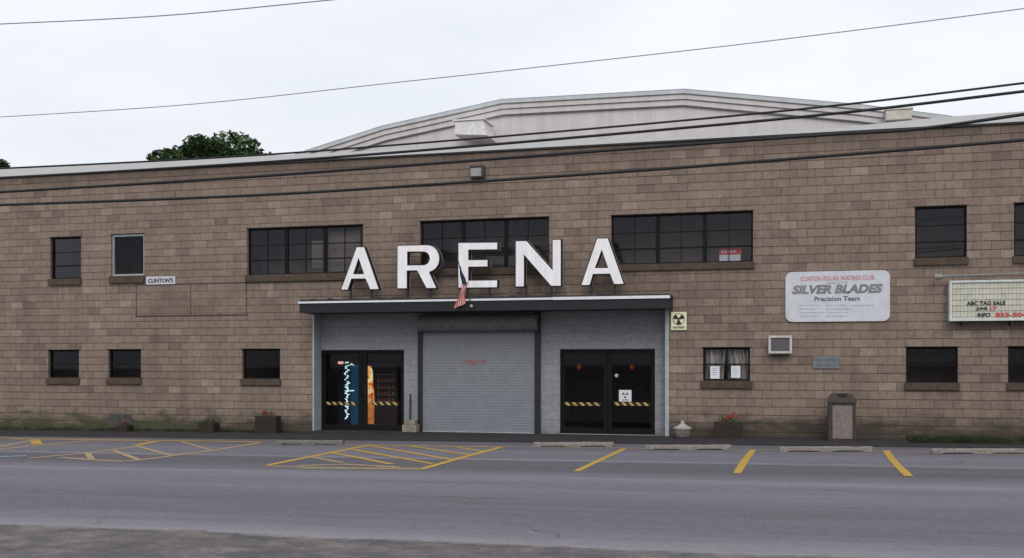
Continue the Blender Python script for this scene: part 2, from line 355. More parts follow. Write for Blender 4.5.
# the road's near edge is ragged
b = MB(); n = 500; lo = []; hi = []
for i in range(n+1):
    x = -60 + i*120/n; lo.append((x, EDGE-9, gz(x))); hi.append((x, KERB, gz(x)))
b.grid([lo, hi]); b.quad((60, EDGE, gz(60)), (300, EDGE, gz(300)), (300, KERB, gz(300)), (60, KERB, gz(60))); b.quad((-300, EDGE, gz(-300)), (-60, EDGE, gz(-60)), (-60, KERB, gz(-60)), (-300, KERB, gz(-300)))
b.build('road', M['asphalt'], kind='structure')
b = MB()
b.quad((-60, KERB, gz(-60)+.025), (60, KERB, gz(60)+.025), (60, .0, gz(60)+.04), (-60, .0, gz(-60)+.04))
b.quad((-60, KERB, gz(-60)-.01), (60, KERB, gz(60)-.01), (60, KERB, gz(60)+.025), (-60, KERB, gz(-60)+.025))
b.build('pavement', M['walk'], kind='structure')

LC = [0]
def ribbon(name, polys, m, wid=.1, kind='structure'):
    b = MB(); LC[0] += 1
    for pl in polys:
        wd = wid
        if isinstance(pl[-1], float): wd = pl[-1]; pl = pl[:-1]
        P = [gnd(x, y) for x, y in pl]
        Q = []
        for i, p in enumerate(P):
            if i == len(P)-1: break
            for k in range(8): Q.append(p.lerp(P[i+1], k/8))
        Q.append(P[-1]); l = []; r = []
        LC[0] += 1; h = .004 + .0005*LC[0] % .004
        for i, p in enumerate(Q):
            d = (Q[min(i+1, len(Q)-1)] - Q[max(i-1, 0)]); d.z = 0; d.normalize(); s = Vector((-d.y, d.x, 0))*wd/2*random.uniform(.88, 1.08)
            for a, t in ((l, p+s), (r, p-s)): t.z = gz(t.x)+h; a.append(t)
        b.grid([l, r])
    return b.build(name, m, kind=kind)
ribbon('parking_line', [[(624.6, 448.7), (576, 471.5)]], M['line'], .13)
ribbon('parking_line', [[(753, 450), (744, 462), (737, 473.5)]], M['line'], .145)
ribbon('parking_line', [[(886, 450.8), (891, 458), (898, 466), (909, 476.5)]], M['line'], .145)
ribbon('hatched_marking', [[(268, 465.2), (370, 445)], [(370, 445.2), (500.5, 447.2)], [(502, 447), (461, 458), (421, 469.3), .16]], M['line'], .16)
ribbon('hatched_marking', [[(370, 445.8), (453, 460)], [(353, 449.7), (433, 464)], [(333, 453), (392, 464.5)], [(411, 446.4), (472, 455.4)], [(458, 447.6), (484, 451.3)]], M['line'], .13)
ribbon('hatched_marking', [[(421, 469.5), (350, 469), (266, 466)], [(312, 457.3), (343, 463)], [(296, 466), (345, 464.5), (400, 467.5), .22], [(300, 468), (420, 469), .3]], M['faint'], .17)
ribbon('hatched_marking', [[(158, 440.7), (206, 441.4), (261, 442.3)], [(136, 445.5), (158, 440.9), .2]], M['line'], .20)
ribbon('hatched_marking', [[(261, 442.6), (210, 451), (172, 456), (139, 460.2), (123, 461.4), (91, 459.9), (60, 457.5)], [(29, 458.4), (88, 453), (136, 447)], [(136, 446), (172, 455.7), .12], [(181.6, 441.8), (211, 450.3), .1], [(114, 450.9), (139, 460), .13], [(88, 453.5), (91.5, 459.8), .13]], M['mid'], .15)
ribbon('hatched_marking', [[(35, 439.6), (37, 444.5), .25], [(0, 447), (4, 446), .3], [(39, 439.2), (95, 440.2), (150, 440.7)], [(10, 439), (35, 439.3)]], M['line'], .20)
ribbon('hatched_marking', [[(-30, 437.6), (35, 439), (150, 440.4)], [(-10, 449), (34.4, 440)], [(-20, 452.5), (3, 449), (88, 440.7)]], M['mid'], .16)
ribbon('kerb_line', [[(342, 444.6), (370, 445)], [(503, 446.8), (618, 448.2), (800, 450.6), (932, 453), (1060, 455.4)]], M['mid'], .10)
ribbon('accessible_bay_mark', [[(-40, 457), (-5, 457), (26, 456)]], M['blue'], .25)

# ------------------------------------------------------------ building
XL, XR = -24.0, 19.0; TOP = 36*BH
A = empty('arena_building', (at(495, 434).x, 0, 0), 'long two storey tan concrete block arena building with a shuttered entrance', 'building')
def rect(x0, y0, x1, y1, Y=0.0):
    p = at(x0, y1, Y); q = at(x1, y0, Y); t = at((x0+x1)/2, y0, Y).z; bt = at((x0+x1)/2, y1, Y).z
    return p.x, q.x, bt, t
WIN = [ # px rect of the opening, kind
 ('dark', 50, 237, 81, 279, 285), ('alu', 111, 234, 144, 276, 283), ('wide', 247, 226.5, 363, 274, 281), ('wide', 420, 219, 549, 268, 275), ('wide', 611, 213, 753, 263.5, 270),
 ('dark', 915, 206, 967, 258, 265), ('dark', 1014, 202, 1068, 256, 263),
 ('low', 48, 350, 79, 378, 384), ('low', 108, 349.5, 141, 378, 384), ('low', 242, 349, 280, 379, 385), ('curt', 703, 347.5, 750, 381, 388), ('low', 906, 347, 958, 383, 390), ('low', 1008, 346.5, 1062, 383, 390)]
OPEN = []
for k in WIN: OPEN.append(rect(*k[1:5]))
ex0 = at(313, 400).x; ex1 = at(667, 400).x; ez = at(490, 303).z
ENT = (ex0, ex1, -.6, ez)
holes = OPEN + [ENT]
STAIN = OPEN; M['block'] = block_mat(*BLOCK_ARGS)
xs = sorted({XL, XR, *[h[0] for h in holes], *[h[1] for h in holes]}); zs = sorted({-.6, TOP, *[h[2] for h in holes], *[h[3] for h in holes]})
b = MB(); V = {}
def vv(x, y, z):
    k = (round(x, 5), y, round(z, 5))
    if k not in V: V[k] = b.bm.verts.new((x, y, z))
    return V[k]
TH_W = .20
for i in range(len(xs)-1):
    for j in range(len(zs)-1):
        mx_, mz_ = (xs[i]+xs[i+1])/2, (zs[j]+zs[j+1])/2
        if any(h[0] < mx_ < h[1] and h[2] < mz_ < h[3] for h in holes): continue
        for Y in (0, TH_W): b.bm.faces.new((vv(xs[i], Y, zs[j]), vv(xs[i+1], Y, zs[j]), vv(xs[i+1], Y, zs[j+1]), vv(xs[i], Y, zs[j+1])))
for h in OPEN + [ENT]:
    x0, x1, z0, z1 = h
    b.quad((x0, 0, z0), (x0, TH_W, z0), (x0, TH_W, z1), (x0, 0, z1)); b.quad((x1, 0, z0), (x1, 0, z1), (x1, TH_W, z1), (x1, TH_W, z0))
    b.quad((x0, 0, z1), (x0, TH_W, z1), (x1, TH_W, z1), (x1, 0, z1)); b.quad((x0, 0, z0), (x1, 0, z0), (x1, TH_W, z0), (x0, TH_W, z0))
DP = 9.0
for x in (XL, XR): b.quad((x, TH_W+.001, -.6), (x, DP, -.6), (x, DP, TOP), (x, TH_W+.001, TOP))
b.quad((XL, DP, -.6), (XR, DP, -.6), (XR, DP, TOP), (XL, DP, TOP))
b.bm.normal_update()
b.build('wall', M['block'], A, recalc=False)
# floors, partition walls, inner lining
b = MB(); b.box(XL+.1, XR-.1, TH_W+.01, DP-.05, 3.3, 3.5); b.box(XL+.1, XR-.1, TH_W+.01, DP-.05, TOP-.25, TOP-.02)
for px in (85, 225, 385, 580, 800, 860, 985): x = at(px, 300).x; b.box(x, x+.1, TH_W+.012, DP-.06, 3.501, TOP-.251)
for px in (88, 225, 690, 860, 985): x = at(px, 300).x; b.box(x, x+.099, TH_W+.012, DP-.06, -.3, 3.299)
b.box(XL+.15, XR-.15, 1.9, 2.0, 3.502, TOP-.252); b.box(XL+.15, XR-.15, 6.5, 6.6, -.3, 3.298)
for pa, pb in ((-400, 224), (691, 1400)): b.box(max(XL+.15, at(pa, 300).x+.11), min(XR-.15, at(pb, 300).x-.01), 1.7, 1.8, -.3, 3.297)
b.build('inner_wall', M['inner'], A)
b = MB(); b.box(XL+.1, XR-.1, TH_W+.62, 6.49, -.5, .03+.0); b.build('floor', M['floor'], A)

def bars(b, x0, x1, z0, z1, Y, units, rail, mid, vmid, t=.045, tt=.018, heavy=.05):
    b.box(x0, x1, Y, Y+.06, z1-t, z1-.001); b.box(x0, x1, Y, Y+.06, z0+.001, z0+t)
    b.box(x0+.001, x0+t, Y+.001, Y+.059, z0+t, z1-t); b.box(x1-t, x1-.001, Y+.001, Y+.059, z0+t, z1-t)
    H = z1-z0; W = (x1-x0)/units
    for i in range(1, units): b.box(x0+W*i-heavy, x0+W*i+heavy, Y-.003, Y+.055, z0+t, z1-t)
    if rail: b.box(x0+t, x1-t, Y+.004, Y+.05, z1-H*rail-tt, z1-H*rail+tt)
    if mid: b.box(x0+t, x1-t, Y+.008, Y+.045, z1-H*mid-.010, z1-H*mid+.010)
    if vmid:
        for i in range(units): c = x0+W*(i+.5); b.box(c-.008, c+.008, Y+.010, Y+.043, z0+H*(1-(rail or 1)) if False else z0+t, z1-t)
for (kind, *p), (x0, x1, z0, z1) in zip(WIN, OPEN):
    wn = sub('window', ((x0+x1)/2, 0, z0), A, {'alu': 'single window with a pale aluminium frame', 'curt': 'small window with curtains behind its glass'}.get(kind))
    def cb(mbuild, name, m, **kw):
        o = mbuild.build(name, m, None, origin=(0, 0, 0), **kw); o.parent = wn; o.location = -(Vector(wn.location) + Vector(A.location)); return o
    Y = .09; b = MB()
    if kind == 'wide': bars(b, x0, x1, z0, z1, Y, 3, .68, .36, True)
    elif kind == 'alu': bars(b, x0, x1, z0, z1, Y-.03, 1, 0, 0, False, .06)
    elif kind == 'dark': bars(b, x0, x1, z0, z1, Y, 1, .68, .36, False)
    elif kind == 'curt': bars(b, x0, x1, z0, z1, Y, 2, .5, 0, False, heavy=.012)
    else: bars(b, x0, x1, z0, z1, Y, 1, .5, 0, False)
    cb(b, 'frame', M['alu'] if kind == 'alu' else M['frame'])
    b = MB(); b.box(x0+.01, x1-.01, Y+.025, Y+.031, z0+.01, z1-.01); cb(b, 'pane', M[{'curt': 'dglass', 'low': 'lglass', 'alu': 'lglass'}.get(kind, 'glass')])
    hs_ = (p[4]-p[3])/ppm(Vector(((x0+x1)/2, 0, 2)))
    b = MB(); e = .03 if kind != 'curt' else .06; b.box(x0-e, x1+e, -.07, .085, z0-hs_, z0+.004, .008); cb(b, 'sill', M['sill'])
    b = MB(); b.box(x0-.04, x1+.04, -.005, -.001, z1+.002, z1+.014); cb(b, 'lintel', M['frame'])
# infilled opening: shallow projecting panel of newer blocks with dark joints round it
x0, x1, z0, z1 = rect(137, 284.5, 246, 315)
b = MB(); xm = at(191, 300).x; b.box(x0, xm-.012, -.012, -.003, z0, z1); b.box(xm+.012, x1, -.012, -.003, z0, z1); b.build('infill_panel', M['infill'], A)
b = MB()
for (a, c, d, e) in ((x0-.06, x1+.06, z1+.002, z1+.035), (x0-.06, x1+.06, z0-.035, z0-.002), (xm-.011, xm+.011, z0, z1), (x0-.03, x0-.002, z0, z1), (x1+.002, x1+.02, z0, z1)): b.box(a, c, -.008, -.002, d, e)
b.build('joint_line', mat('dark_mortar', (.06, .05, .048), .95), A)
# coping and front roof slope
cop = [(x, at(px, 300).x) for x, px in ()]
b = MB(); b.box(XL-.05, XR+.05, -.05, .24, TOP+.002, TOP+.045); b.build('coping', mat('coping', (.03, .028, .03), .7), A)
rt = [(-200, 178.5), (0, 168.9), (240, 157), (420, 148), (600, 139.5), (823, 129), (947, 116.7), (1024, 111.2), (1120, 107)]
front = []; rear = []; back = []
for i in range(len(rt)-1):
    for k in range(6):
        t = k/6; px = rt[i][0]*(1-t)+rt[i+1][0]*t; py = rt[i][1]*(1-t)+rt[i+1][1]*t; r_ = at(px, py, 5.0)
        rear.append(r_)
for r_ in rear: front.append(Vector((r_.x, -.03, TOP+.048))); back.append(Vector((r_.x, DP, TOP+.05)))
b = MB(); b.grid([front, rear, back]); b.build('roof', M['roofm'], A)

# ------------------------------------------------------------ entrance bay
YE = .42
door_l = rect(321, 350, 404, 431.5, YE); door_r = rect(560, 349, 655, 434, YE); shut = rect(420, 325, 537, 433.5, YE)
holes = [door_l, door_r, (shut[0], shut[1], -.6, shut[3])]
holes = [(h[0], h[1], -.6, h[3]) for h in holes]
xs = sorted({ex0-.02, ex1+.02, *[h[0] for h in holes], *[h[1] for h in holes]}); zs = sorted({-.6, ez+.1, *[h[3] for h in holes]})
b = MB()
for i in range(len(xs)-1):
    for j in range(len(zs)-1):
        a, c = (xs[i]+xs[i+1])/2, (zs[j]+zs[j+1])/2
        if any(h[0] < a < h[1] and h[2] < c < h[3] for h in holes): continue
        b.quad((xs[i], YE, zs[j]), (xs[i+1], YE, zs[j]), (xs[i+1], YE, zs[j+1]), (xs[i], YE, zs[j+1])); b.quad((xs[i], YE+.2, zs[j]), (xs[i+1], YE+.2, zs[j]), (xs[i+1], YE+.2, zs[j+1]), (xs[i], YE+.2, zs[j+1]))
for h in holes:
    x0, x1, z0, z1 = h
    b.quad((x0, YE, z0), (x0, YE+.2, z0), (x0, YE+.2, z1), (x0, YE, z1)); b.quad((x1, YE, z0), (x1, YE, z1), (x1, YE+.2, z1), (x1, YE+.2, z0)); b.quad((x0, YE, z1), (x1, YE, z1), (x1, YE+.2, z1), (x0, YE+.2, z1))
b.build('entrance_wall', M['paint'], A, recalc=False)
b = MB(); b.box(ex0-.002, ex0+.045, -.03, YE-.002, -.5, ez-.002, .004); b.build('entrance_trim', M['trim'], A)
b = MB(); b.box(ex1-.045, ex1+.05, -.03, YE-.002, -.5, ez-.002, .004); b.build('entrance_trim', M['trim'], A)
b = MB(); b.box(ex0, ex1, -.4, .62, -.5, gz(0)+.045); b.build('threshold', M['walk'], A)
# canopy
c0 = at(299.5, 305, -.85); c1 = at(669, 300, -.85); ct = at(490, 299, -.85).z; cbz = at(490, 310.5, -.85).z
cn = sub('canopy', ((c0.x+c1.x)/2, -.85, cbz), A)
def under(o_parent, mbuild, name, m, **kw):
    o = mbuild.build(name, m, None, origin=(0, 0, 0), **kw); t = Vector((0, 0, 0)); p = o_parent
    while p: t += Vector(p.location); p = p.parent
    o.parent = o_parent; o.location = -t; return o
b = MB(); b.box(c0.x, c1.x, -.85, -.80, cbz, ct-.04); b.box(c0.x, c0.x+.05, -.799, -.002, cbz, ct-.04); b.box(c1.x-.05, c1.x, -.799, -.002, cbz, ct-.04); under(cn, b, 'fascia', M['canopy'])
b = MB(); b.box(c0.x+.05, c1.x-.05, -.799, .0, cbz+.02, cbz+.06); b.box(ex0+.01, ex1-.01, .001, YE-.003, cbz+.02, cbz+.06); under(cn, b, 'soffit', mat('soffit', (.06, .06, .065), .8))
b = MB(); b.box(c0.x-.03, c1.x+.03, -.88, -.84, ct-.04, ct+.01, .004); xm = at(553, 297, -.85).x; b.box(xm, c1.x+.025, -.892, -.882, ct-.05, ct+.02); under(cn, b, 'drip_edge', M['white'])
b = MB(); b.box(c0.x-.01, c1.x+.01, -.835, -.002, ct-.03, ct+.06, .01)
for i in range(26):
    x = random.uniform(c0.x+.1, c1.x-.1); s = random.uniform(.02, .06); y = random.uniform(-.8, -.4); b.box(x, x+s*3, y, y+s, ct+.062, ct+.062+s*.8)
under(cn, b, 'deck', M['tar'])
# shutter
sx0, sx1 = at(422, 380, YE).x, at(536, 380, YE).x; szt = at(480, 331, YE).z
sh = sub('roller_shutter', ((sx0+sx1)/2, YE, 0), A)
b = MB(); rows = []; z = .05; k = 0
nsl = int((szt+.15)/.075)
for i in range(nsl):
    zb = .06 + i*.075
    for f, dy in ((0, .0018), (.15, .0), (.5, -.001), (.85, .0), (.999, .0018)): rows.append([(sx0+.02, YE-.005+dy, zb+.075*f), (sx1-.02, YE-.005+dy, zb+.075*f)])
b.grid(rows); under(sh, b, 'curtain', M['slat'], smooth=False)
b = MB(); b.box(sx0+.02, sx1-.02, YE-.04, YE+.03, -.01, .065, .006); under(sh, b, 'bottom_bar', M['alu'])
b = MB(); b.box(sx0-.10, sx0+.02, YE-.06, YE+.04, -.2, szt); under(sh, b, 'guide_rail', M['black'])
b = MB(); b.box(sx1-.02, sx1+.13, YE-.08, YE+.04, -.2, at(480, 313, YE).z); under(sh, b, 'guide_rail', M['black'])
hz0, hz1 = at(480, 331.5, YE-.3).z, at(480, 314.5, YE-.3).z
b = MB(); prof = []
zc = (hz0+hz1)/2; rr = (hz1-hz0)/2
ring = [(YE-.01, hz0), (YE-.22, hz0)] + [(YE-.22-.13*sin(pi*t/8), zc-rr*cos(pi*t/8)) for t in range(9)] + [(YE-.01, hz1)]
a_ = at(417.5, 320, YE-.3).x; c_ = at(537, 320, YE-.3).x
v0 = [b.bm.verts.new((a_, y, z)) for y, z in ring]; v1 = [b.bm.verts.new((c_, y, z)) for y, z in ring]
for i in range(len(ring)): j = (i+1) % len(ring); b.bm.faces.new((v0[i], v0[j], v1[j], v1[i]))
b.bm.faces.new(v0); b.bm.faces.new(v1[::-1]); under(sh, b, 'hood', M['hood'])
b = MB(); q = at(462, 361.5, YE-.03); q2 = at(486, 361.5, YE-.03)
b.box(q.x, q2.x, YE-.018, YE-.014, q.z-.008, q.z+.008)
for i in range(9):
    x = q.x+.05+i*.065; b.box(x, x+.03, YE-.0185, YE-.0145, q.z-.03*(i % 3)-.01, q.z+.03+.012*((i*7) % 3))
cxm = (q.x+q2.x)/2; b.prism([[(cxm-.09, q.z-.012), (cxm+.05, q.z-.012), (cxm-.02, q.z-.13)]], YE-.0183, YE-.0143)
under(sh, b, 'stencil_mark', mat('faded_red', (.36, .14, .15), .7))

# doors
def hazard(b_y, b_k, x0, x1, z, h, Y, flip=1):
    b_k.box(x0, x1, Y-.004, Y-.002, z-h/2, z+h/2)
    n = max(3, int((x1-x0)/.16)); s = (x1-x0)/n
    for i in range(n):
        a = x0+i*s; k = s*.42; sl_ = s*.42*flip
        pts = [(a+(sl_ if flip > 0 else 0), z-h/2), (a+k+(sl_ if flip > 0 else 0), z-h/2), (a+k-(0 if flip > 0 else sl_), z+h/2), (a-(0 if flip > 0 else sl_), z+h/2)]
        b_y.prism([pts], Y-.008, Y-.005)
def doors(dr, split, tapes, label):
    x0, x1, z0, z1 = dr; z0 = .03 + gz((x0+x1)/2)*.5; Y = YE+.08
    fr = sub('door_frame', ((x0+x1)/2, Y, z0), A)
    b = MB(); t = .05; b.box(x0, x0+t, Y-.05, Y+.06, z0-.05, z1); b.box(x1-t, x1, Y-.05, Y+.06, z0-.05, z1); b.box(x0+t, x1-t, Y-.05, Y+.06, z1-t, z1-.001)
    under(fr, b, 'jamb', M['frame'])
    b = MB(); b.box(x0+.002, x1-.002, Y-.06, Y+.06, z0-.03, z0+.02); under(fr, b, 'sill', M['alu'])
    sp0, sp1 = split
    for (a, c, tp, hx) in ((x0+t+.004, (sp0+sp1)/2-.004, tapes[0], 1), ((sp0+sp1)/2+.004, x1-t-.004, tapes[1], 0)):
        d = sub('door', ((a+c)/2, Y, z0), A, label)
        s = .055; inner0 = a+s if hx else sp1; inner1 = sp0 if hx else c-s
        b = MB(); zt = z1-t-.005; b.box(a, inner0, Y-.02, Y+.025, z0+.025, zt); b.box(inner1, c, Y-.02, Y+.025, z0+.025, zt)
        b.box(inner0, inner1, Y-.019, Y+.024, zt-.07, zt-.001); b.box(inner0, inner1, Y-.019, Y+.024, z0+.026, z0+.18); under(d, b, 'leaf_frame', M['frame'])
        b = MB(); b.box(inner0-.01, inner1+.01, Y, Y+.006, z0+.17, zt-.06); under(d, b, 'pane', M['dglass'])
        yb, kb = MB(), MB(); tz = at((tp[0]+tp[1])/2, tp[2], Y).z; hazard(yb, kb, at(tp[0], 400, Y).x, at(tp[1], 400, Y).x, tz, .085, Y, 1 if tp[3] else -1)
        under(d, kb, 'tape', M['black']); under(d, yb, 'tape_stripe', M['yellow'])
        b = MB(); hxp = inner1+.03 if hx else inner0-.03; b.tube([(hxp, Y-.02, 1.0), (hxp, Y-.07, 1.0), (hxp, Y-.07, 1.3), (hxp, Y-.02, 1.3)], .012); under(d, b, 'handle', M['black'])
    return Y
doors(door_l, (at(358.5, 400, YE+.08).x, at(367.5, 400, YE+.08).x), ((326, 357, 403.5, 1), (372, 399, 403.5, 1)), 'dark glazed entrance door with vending lights behind')
YD = doors(door_r, (at(604, 400, YE+.08).x, at(612, 400, YE+.08).x), ((564.5, 601, 404, 1), (614, 650, 404, 1)), 'dark glazed entrance door')

# notice and trefoil on right door
def disc(b, c, r, y0, y1, n=20, a0=0, a1=2*pi): b.prism([[(c[0]+r*cos(a0+(a1-a0)*i/n), c[1]+r*sin(a0+(a1-a0)*i/n)) for i in range(n)]], y0, y1)
def text(body, box, Y, m, parent, name='lettering', bold=.0, shear=0.0, label=None, sp=1.0):
    """box = px x0,y0,x1,y1 at plane Y; letters become a mesh"""
    cu = bpy.data.curves.new('txt', 'FONT'); cu.body = body; cu.size = 1; cu.offset = bold; cu.shear = shear; cu.extrude = .002; cu.resolution_u = 3; cu.space_character = sp
    o = link(bpy.data.objects.new('txt', cu)); bpy.context.view_layer.update()
    me = bpy.data.meshes.new_from_object(o.evaluated_get(bpy.context.evaluated_depsgraph_get())); bpy.data.objects.remove(o)
    xs = [v.co.x for v in me.vertices]; ys = [v.co.y for v in me.vertices]
    a, c, z0, z1 = rect(*box, Y)
    for v in me.vertices:
        x = a + (v.co.x-min(xs))/(max(xs)-min(xs))*(c-a); z = z0 + (v.co.y-min(ys))/(max(ys)-min(ys))*(z1-z0)
        v.co = Vector((x, Y - .001 - (v.co.z > 0)*.003, z))
    me.materials.clear(); me.materials.append(m)
    t = Vector((0, 0, 0)); p = parent
    while p: t += Vector(p.location); p = p.parent
    me.transform(Matrix.Translation(-t)); q = link(bpy.data.objects.new(name, me)); q.parent = parent
    if label: q['label'] = label
    return q
def strokes(b, box, Y, seed, n=9):
    rd = random.Random(seed); a, c, z0, z1 = rect(*box, Y); x = a
    while x < c:
        wd = rd.uniform(.015, .035); b.box(x, min(c, x+wd), Y-.003, Y-.001, z0+rd.uniform(0, .2)*(z1-z0), z1-rd.uniform(0, .3)*(z1-z0)); x += wd+rd.uniform(.008, .03)
ink = mat('black_ink', (.03, .03, .035), .7); redink = mat('red_ink', (.58, .25, .28), .7); blueink = mat('blue_ink', (.10, .11, .22), .7); paleink = mat('pale_ink', (.36, .40, .46), .7)
silver = mat('silver_ink', (.20, .21, .22), .6)
paper = mat('paper', (.70, .72, .76), .8, var=.04)
x0, x1, z0, z1 = rect(619, 390, 631.5, 401.5, YD-.012)
t = empty('notice', ((x0+x1)/2, YD-.012, z0), 'square white notice with a black symbol taped inside the right glazed door', 'notice')
b = MB(); b.box(x0, x1, YD-.016, YD-.010, z0, z1); b.build('sheet', paper, t)
b = MB(); cxx, czz = (x0+x1)/2, (z0+z1)/2+.02
for a_ in (30, 150, 270):
    b.prism([[(cxx+.002*cos(R(a_)), czz+.012*sin(R(a_))), (cxx+.085*cos(R(a_-24)), czz+.085*sin(R(a_-24))), (cxx+.085*cos(R(a_+24)), czz+.085*sin(R(a_+24)))]], YD-.0185, YD-.0165)
b.box(x0+.08, x1-.08, YD-.0184, YD-.0164, z0+.03, z0+.05); b.build('symbol', ink, t)

# ------------------------------------------------------------ lit vending machines and lamps inside the lobby
Yv = 2.1
x0, x1, z0, z1 = rect(339, 360, 361, 428, Yv); z0 = .03
t = empty('vending_machine', ((x0+x1)/2, Yv, z0), 'drinks vending machine glowing blue with a white wavy light strip behind the left door', 'vending machine', 'vending machines in the lobby')
b = MB(); b.box(x0-.1, x1+.05, Yv+.03, Yv+.8, z0, z1, .02); b.build('cabinet', mat('machine_case', (.02, .025, .05), .5), t)
lum_b = mat('blue_panel', (.02, .05, .15), .4, emit=(.05, .26, .50), es=.13, var=.4, scale=5); lum_w = mat('white_tube', (.8, .9, .9), .4, emit=(.62, 1, .93), es=1.1)
a, c, d, e = rect(351, 365, 358.5, 426, Yv); b = MB(); b.box(a, c, Yv, Yv+.03, d, e); b.build('light_panel', lum_b, t)
pts = []
rd = random.Random(3)
for i in range(30):
    y = 362.5 + i*(418-362.5)/29; xx = 346.5 + 1.3*sin(i*1.9) + (4 if i < 3 and i % 2 else 0) + rd.uniform(-.6, .6); pts.append(at(xx, y, Yv-.02))
b = MB()
for i, p in enumerate(pts):
    wd = rd.choice((.02, .035, .05, .07)); tl = rd.uniform(-.03, .03); b.tube([p+Vector((-wd*.4, 0, tl)), p+Vector((wd, 0, -tl))], .010+.010*rd.random(), 5)
    if i % 3: b.tube([p, pts[min(i+1, 29)]], .009, 5)
b.tube([at(347, 391, Yv-.02), at(354, 390.5, Yv-.02)], .016)
b.build('light_strip', lum_w, t)
b = MB(); a, c, d, e = rect(338, 361.5, 343, 364, Yv); b.box(a, c, Yv, Yv+.03, d, e); b.build('price_light', mat('amber_tube', (.8, .5, .3), .4, emit=(1, .5, .35), es=1), t)
x0, x1, z0, z1 = rect(366, 362, 397, 428, Yv); z0 = .03
t = empty('vending_machine', ((x0+x1)/2, Yv, z0), 'snack vending machine with an orange and yellow lit panel behind the left doors', 'vending machine', 'vending machines in the lobby')
b = MB(); b.box(x0-.05, x1, Yv+.03, Yv+.8, z0, z1, .02); b.build('cabinet', mat('machine_case_brown', (.05, .035, .03), .5), t)
g = NG('orange_panel'); cc = g.mix(g.rng(g.z, .5, 1.3, .85, 0), g.ramp(g.noise(g.comb(g.x, g.math('MULTIPLY', g.z, .8)), 7.5, 3), [(.34, (.5, .03, .01)), (.42, (1, .25, .03)), (.50, (1, .66, .20)), (.60, (1, .92, .62))]), (.35, .06, .01)); g.l.new(cc, g.b.inputs['Emission Color']); g.b.inputs['Emission Strength'].default_value = .85; g.fin((.3, .1, .02), .4)
a, c, d, e = rect(367, 366, 373, 424, Yv); b = MB(); b.prism([[(a, d), (c+.02, d), (c+.03, d+(e-d)*.45), (c-.03, e-.12), (a+.1, e), (a, e)]], Yv, Yv+.03); b.build('light_panel', g.m, t)
b = MB(); a, c, d, e = rect(377, 368, 395, 402, Yv); rd = random.Random(5)
for i in range(5):
    zz_ = d + (e-d)*i/5
    b.box(a, c, Yv-.002, Yv+.02, zz_, zz_+.012)
b.build('shelf', mat('shelf_edge', (.25, .2, .16), .5, emit=(.8, .5, .3), es=.06), t)
pk = mat('snack_pack', (.16, .09, .07), .5, var=.5, scale=9, emit=(.6, .3, .15), es=.05)
for i in range(4):
    for j in range(5):
        zz_ = d + (e-d)*i/5+.013; xx = a+(c-a)*(j+.1)/5; b = MB(); b.box(xx, xx+.06, Yv, Yv+.02, zz_, zz_+.09*rd.uniform(.6, 1.2)); b.build('snack_pack', pk, t)
lamp_g = 'red lamps glowing inside the lobby'
for px, lb in ((579, 'small red ceiling lamp glowing behind the glass left of the trefoil notice'), (632, 'small red ceiling lamp glowing behind the glass above the trefoil notice')):
    c = at(px, 367, 3.0); t = empty('ceiling_lamp', (c.x, 3.0, c.z), lb, 'lamp', lamp_g)
    b = MB(); b.lathe(c, [(.01, -.07), (.045, -.05), (.06, 0), (.045, .05), (.01, .07)], 12); b.build('globe', mat('red_globe', (.4, .03, .02), .4, emit=(1, .12, .05), es=.13), t, smooth=True)
    b = MB(); b.tube([c+Vector((0, 0, .1)), Vector((c.x, 3.0, 3.29))], .012); b.build('stem', M['black'], t)
c = at(616.5, 375.5, YD+.5); b = MB(); b.lathe(c, [(.005, -.05), (.04, -.03), (.05, 0), (.04, .03), (.005, .05)], 10)
b.build('pendant_bulb', mat('bulb', (.7, .65, .55), .4, emit=(1, .8, .6), es=.3), label='small pale bulb hanging behind the right glazed doors', cat='lamp')

# ------------------------------------------------------------ ARENA letters
YL = -.62
def P(l): return [(at(x, y, YL).x, at(x, y, YL).z) for x, y in l]
def arc(cx, cy, rx, ry, a0, a1, n=10): return [(cx+rx*cos(R(a0+(a1-a0)*i/n)), cy+ry*sin(R(a0+(a1-a0)*i/n))) for i in range(n+1)]
LET = {
 'A': ('first', [[(341.5, 289.5), (347.8, 289.5), (351.3, 278.6), (365.8, 278.4), (370.4, 289.2), (378.6, 289), (364.2, 247.2), (357, 247.3)], [(353.2, 274.3), (364.3, 274.2), (358.8, 257.5)]]),
 'R': ('', [[(397.7, 288.3), (406.8, 288.2), (406.8, 270.5), (417.3, 270.3), (426.7, 288), (436.2, 287.9), (429.0, 272.2)] + arc(427.3, 258.6, 12, 13.3, 55, -90)[0:] + [(397.7, 245.9)], [(407.2, 265.6)] + arc(423.4, 258.4, 6.6, 7.0, 90, -90) + [(407.2, 251.5)]]),
 'E': ('', [[(458.6, 287.6), (497, 287.2), (497.3, 280.5), (468.3, 280.8), (468.3, 266.7), (487.6, 266.4), (487.6, 260.1), (468.3, 260.3), (468.3, 249.6), (497.3, 249.3), (497.3, 242.7), (458.6, 243.1)]]),
 'N': ('', [[(516, 286.4), (523.9, 286.3), (523.9, 254.3), (551.3, 285.8), (560.7, 285.7), (560.7, 239.8), (552.8, 239.9), (552.8, 270.6), (526.5, 241.2), (516, 241.3)]]),
 'A2': ('last', [[(581.6, 285), (589.6, 284.9), (592.9, 273.9), (610.2, 273.6), (614.2, 284), (623.6, 283.8), (607.8, 238.5), (597.3, 238.7)], [(594.8, 268.2), (608.3, 268), (601.8, 249.5)]]),
}
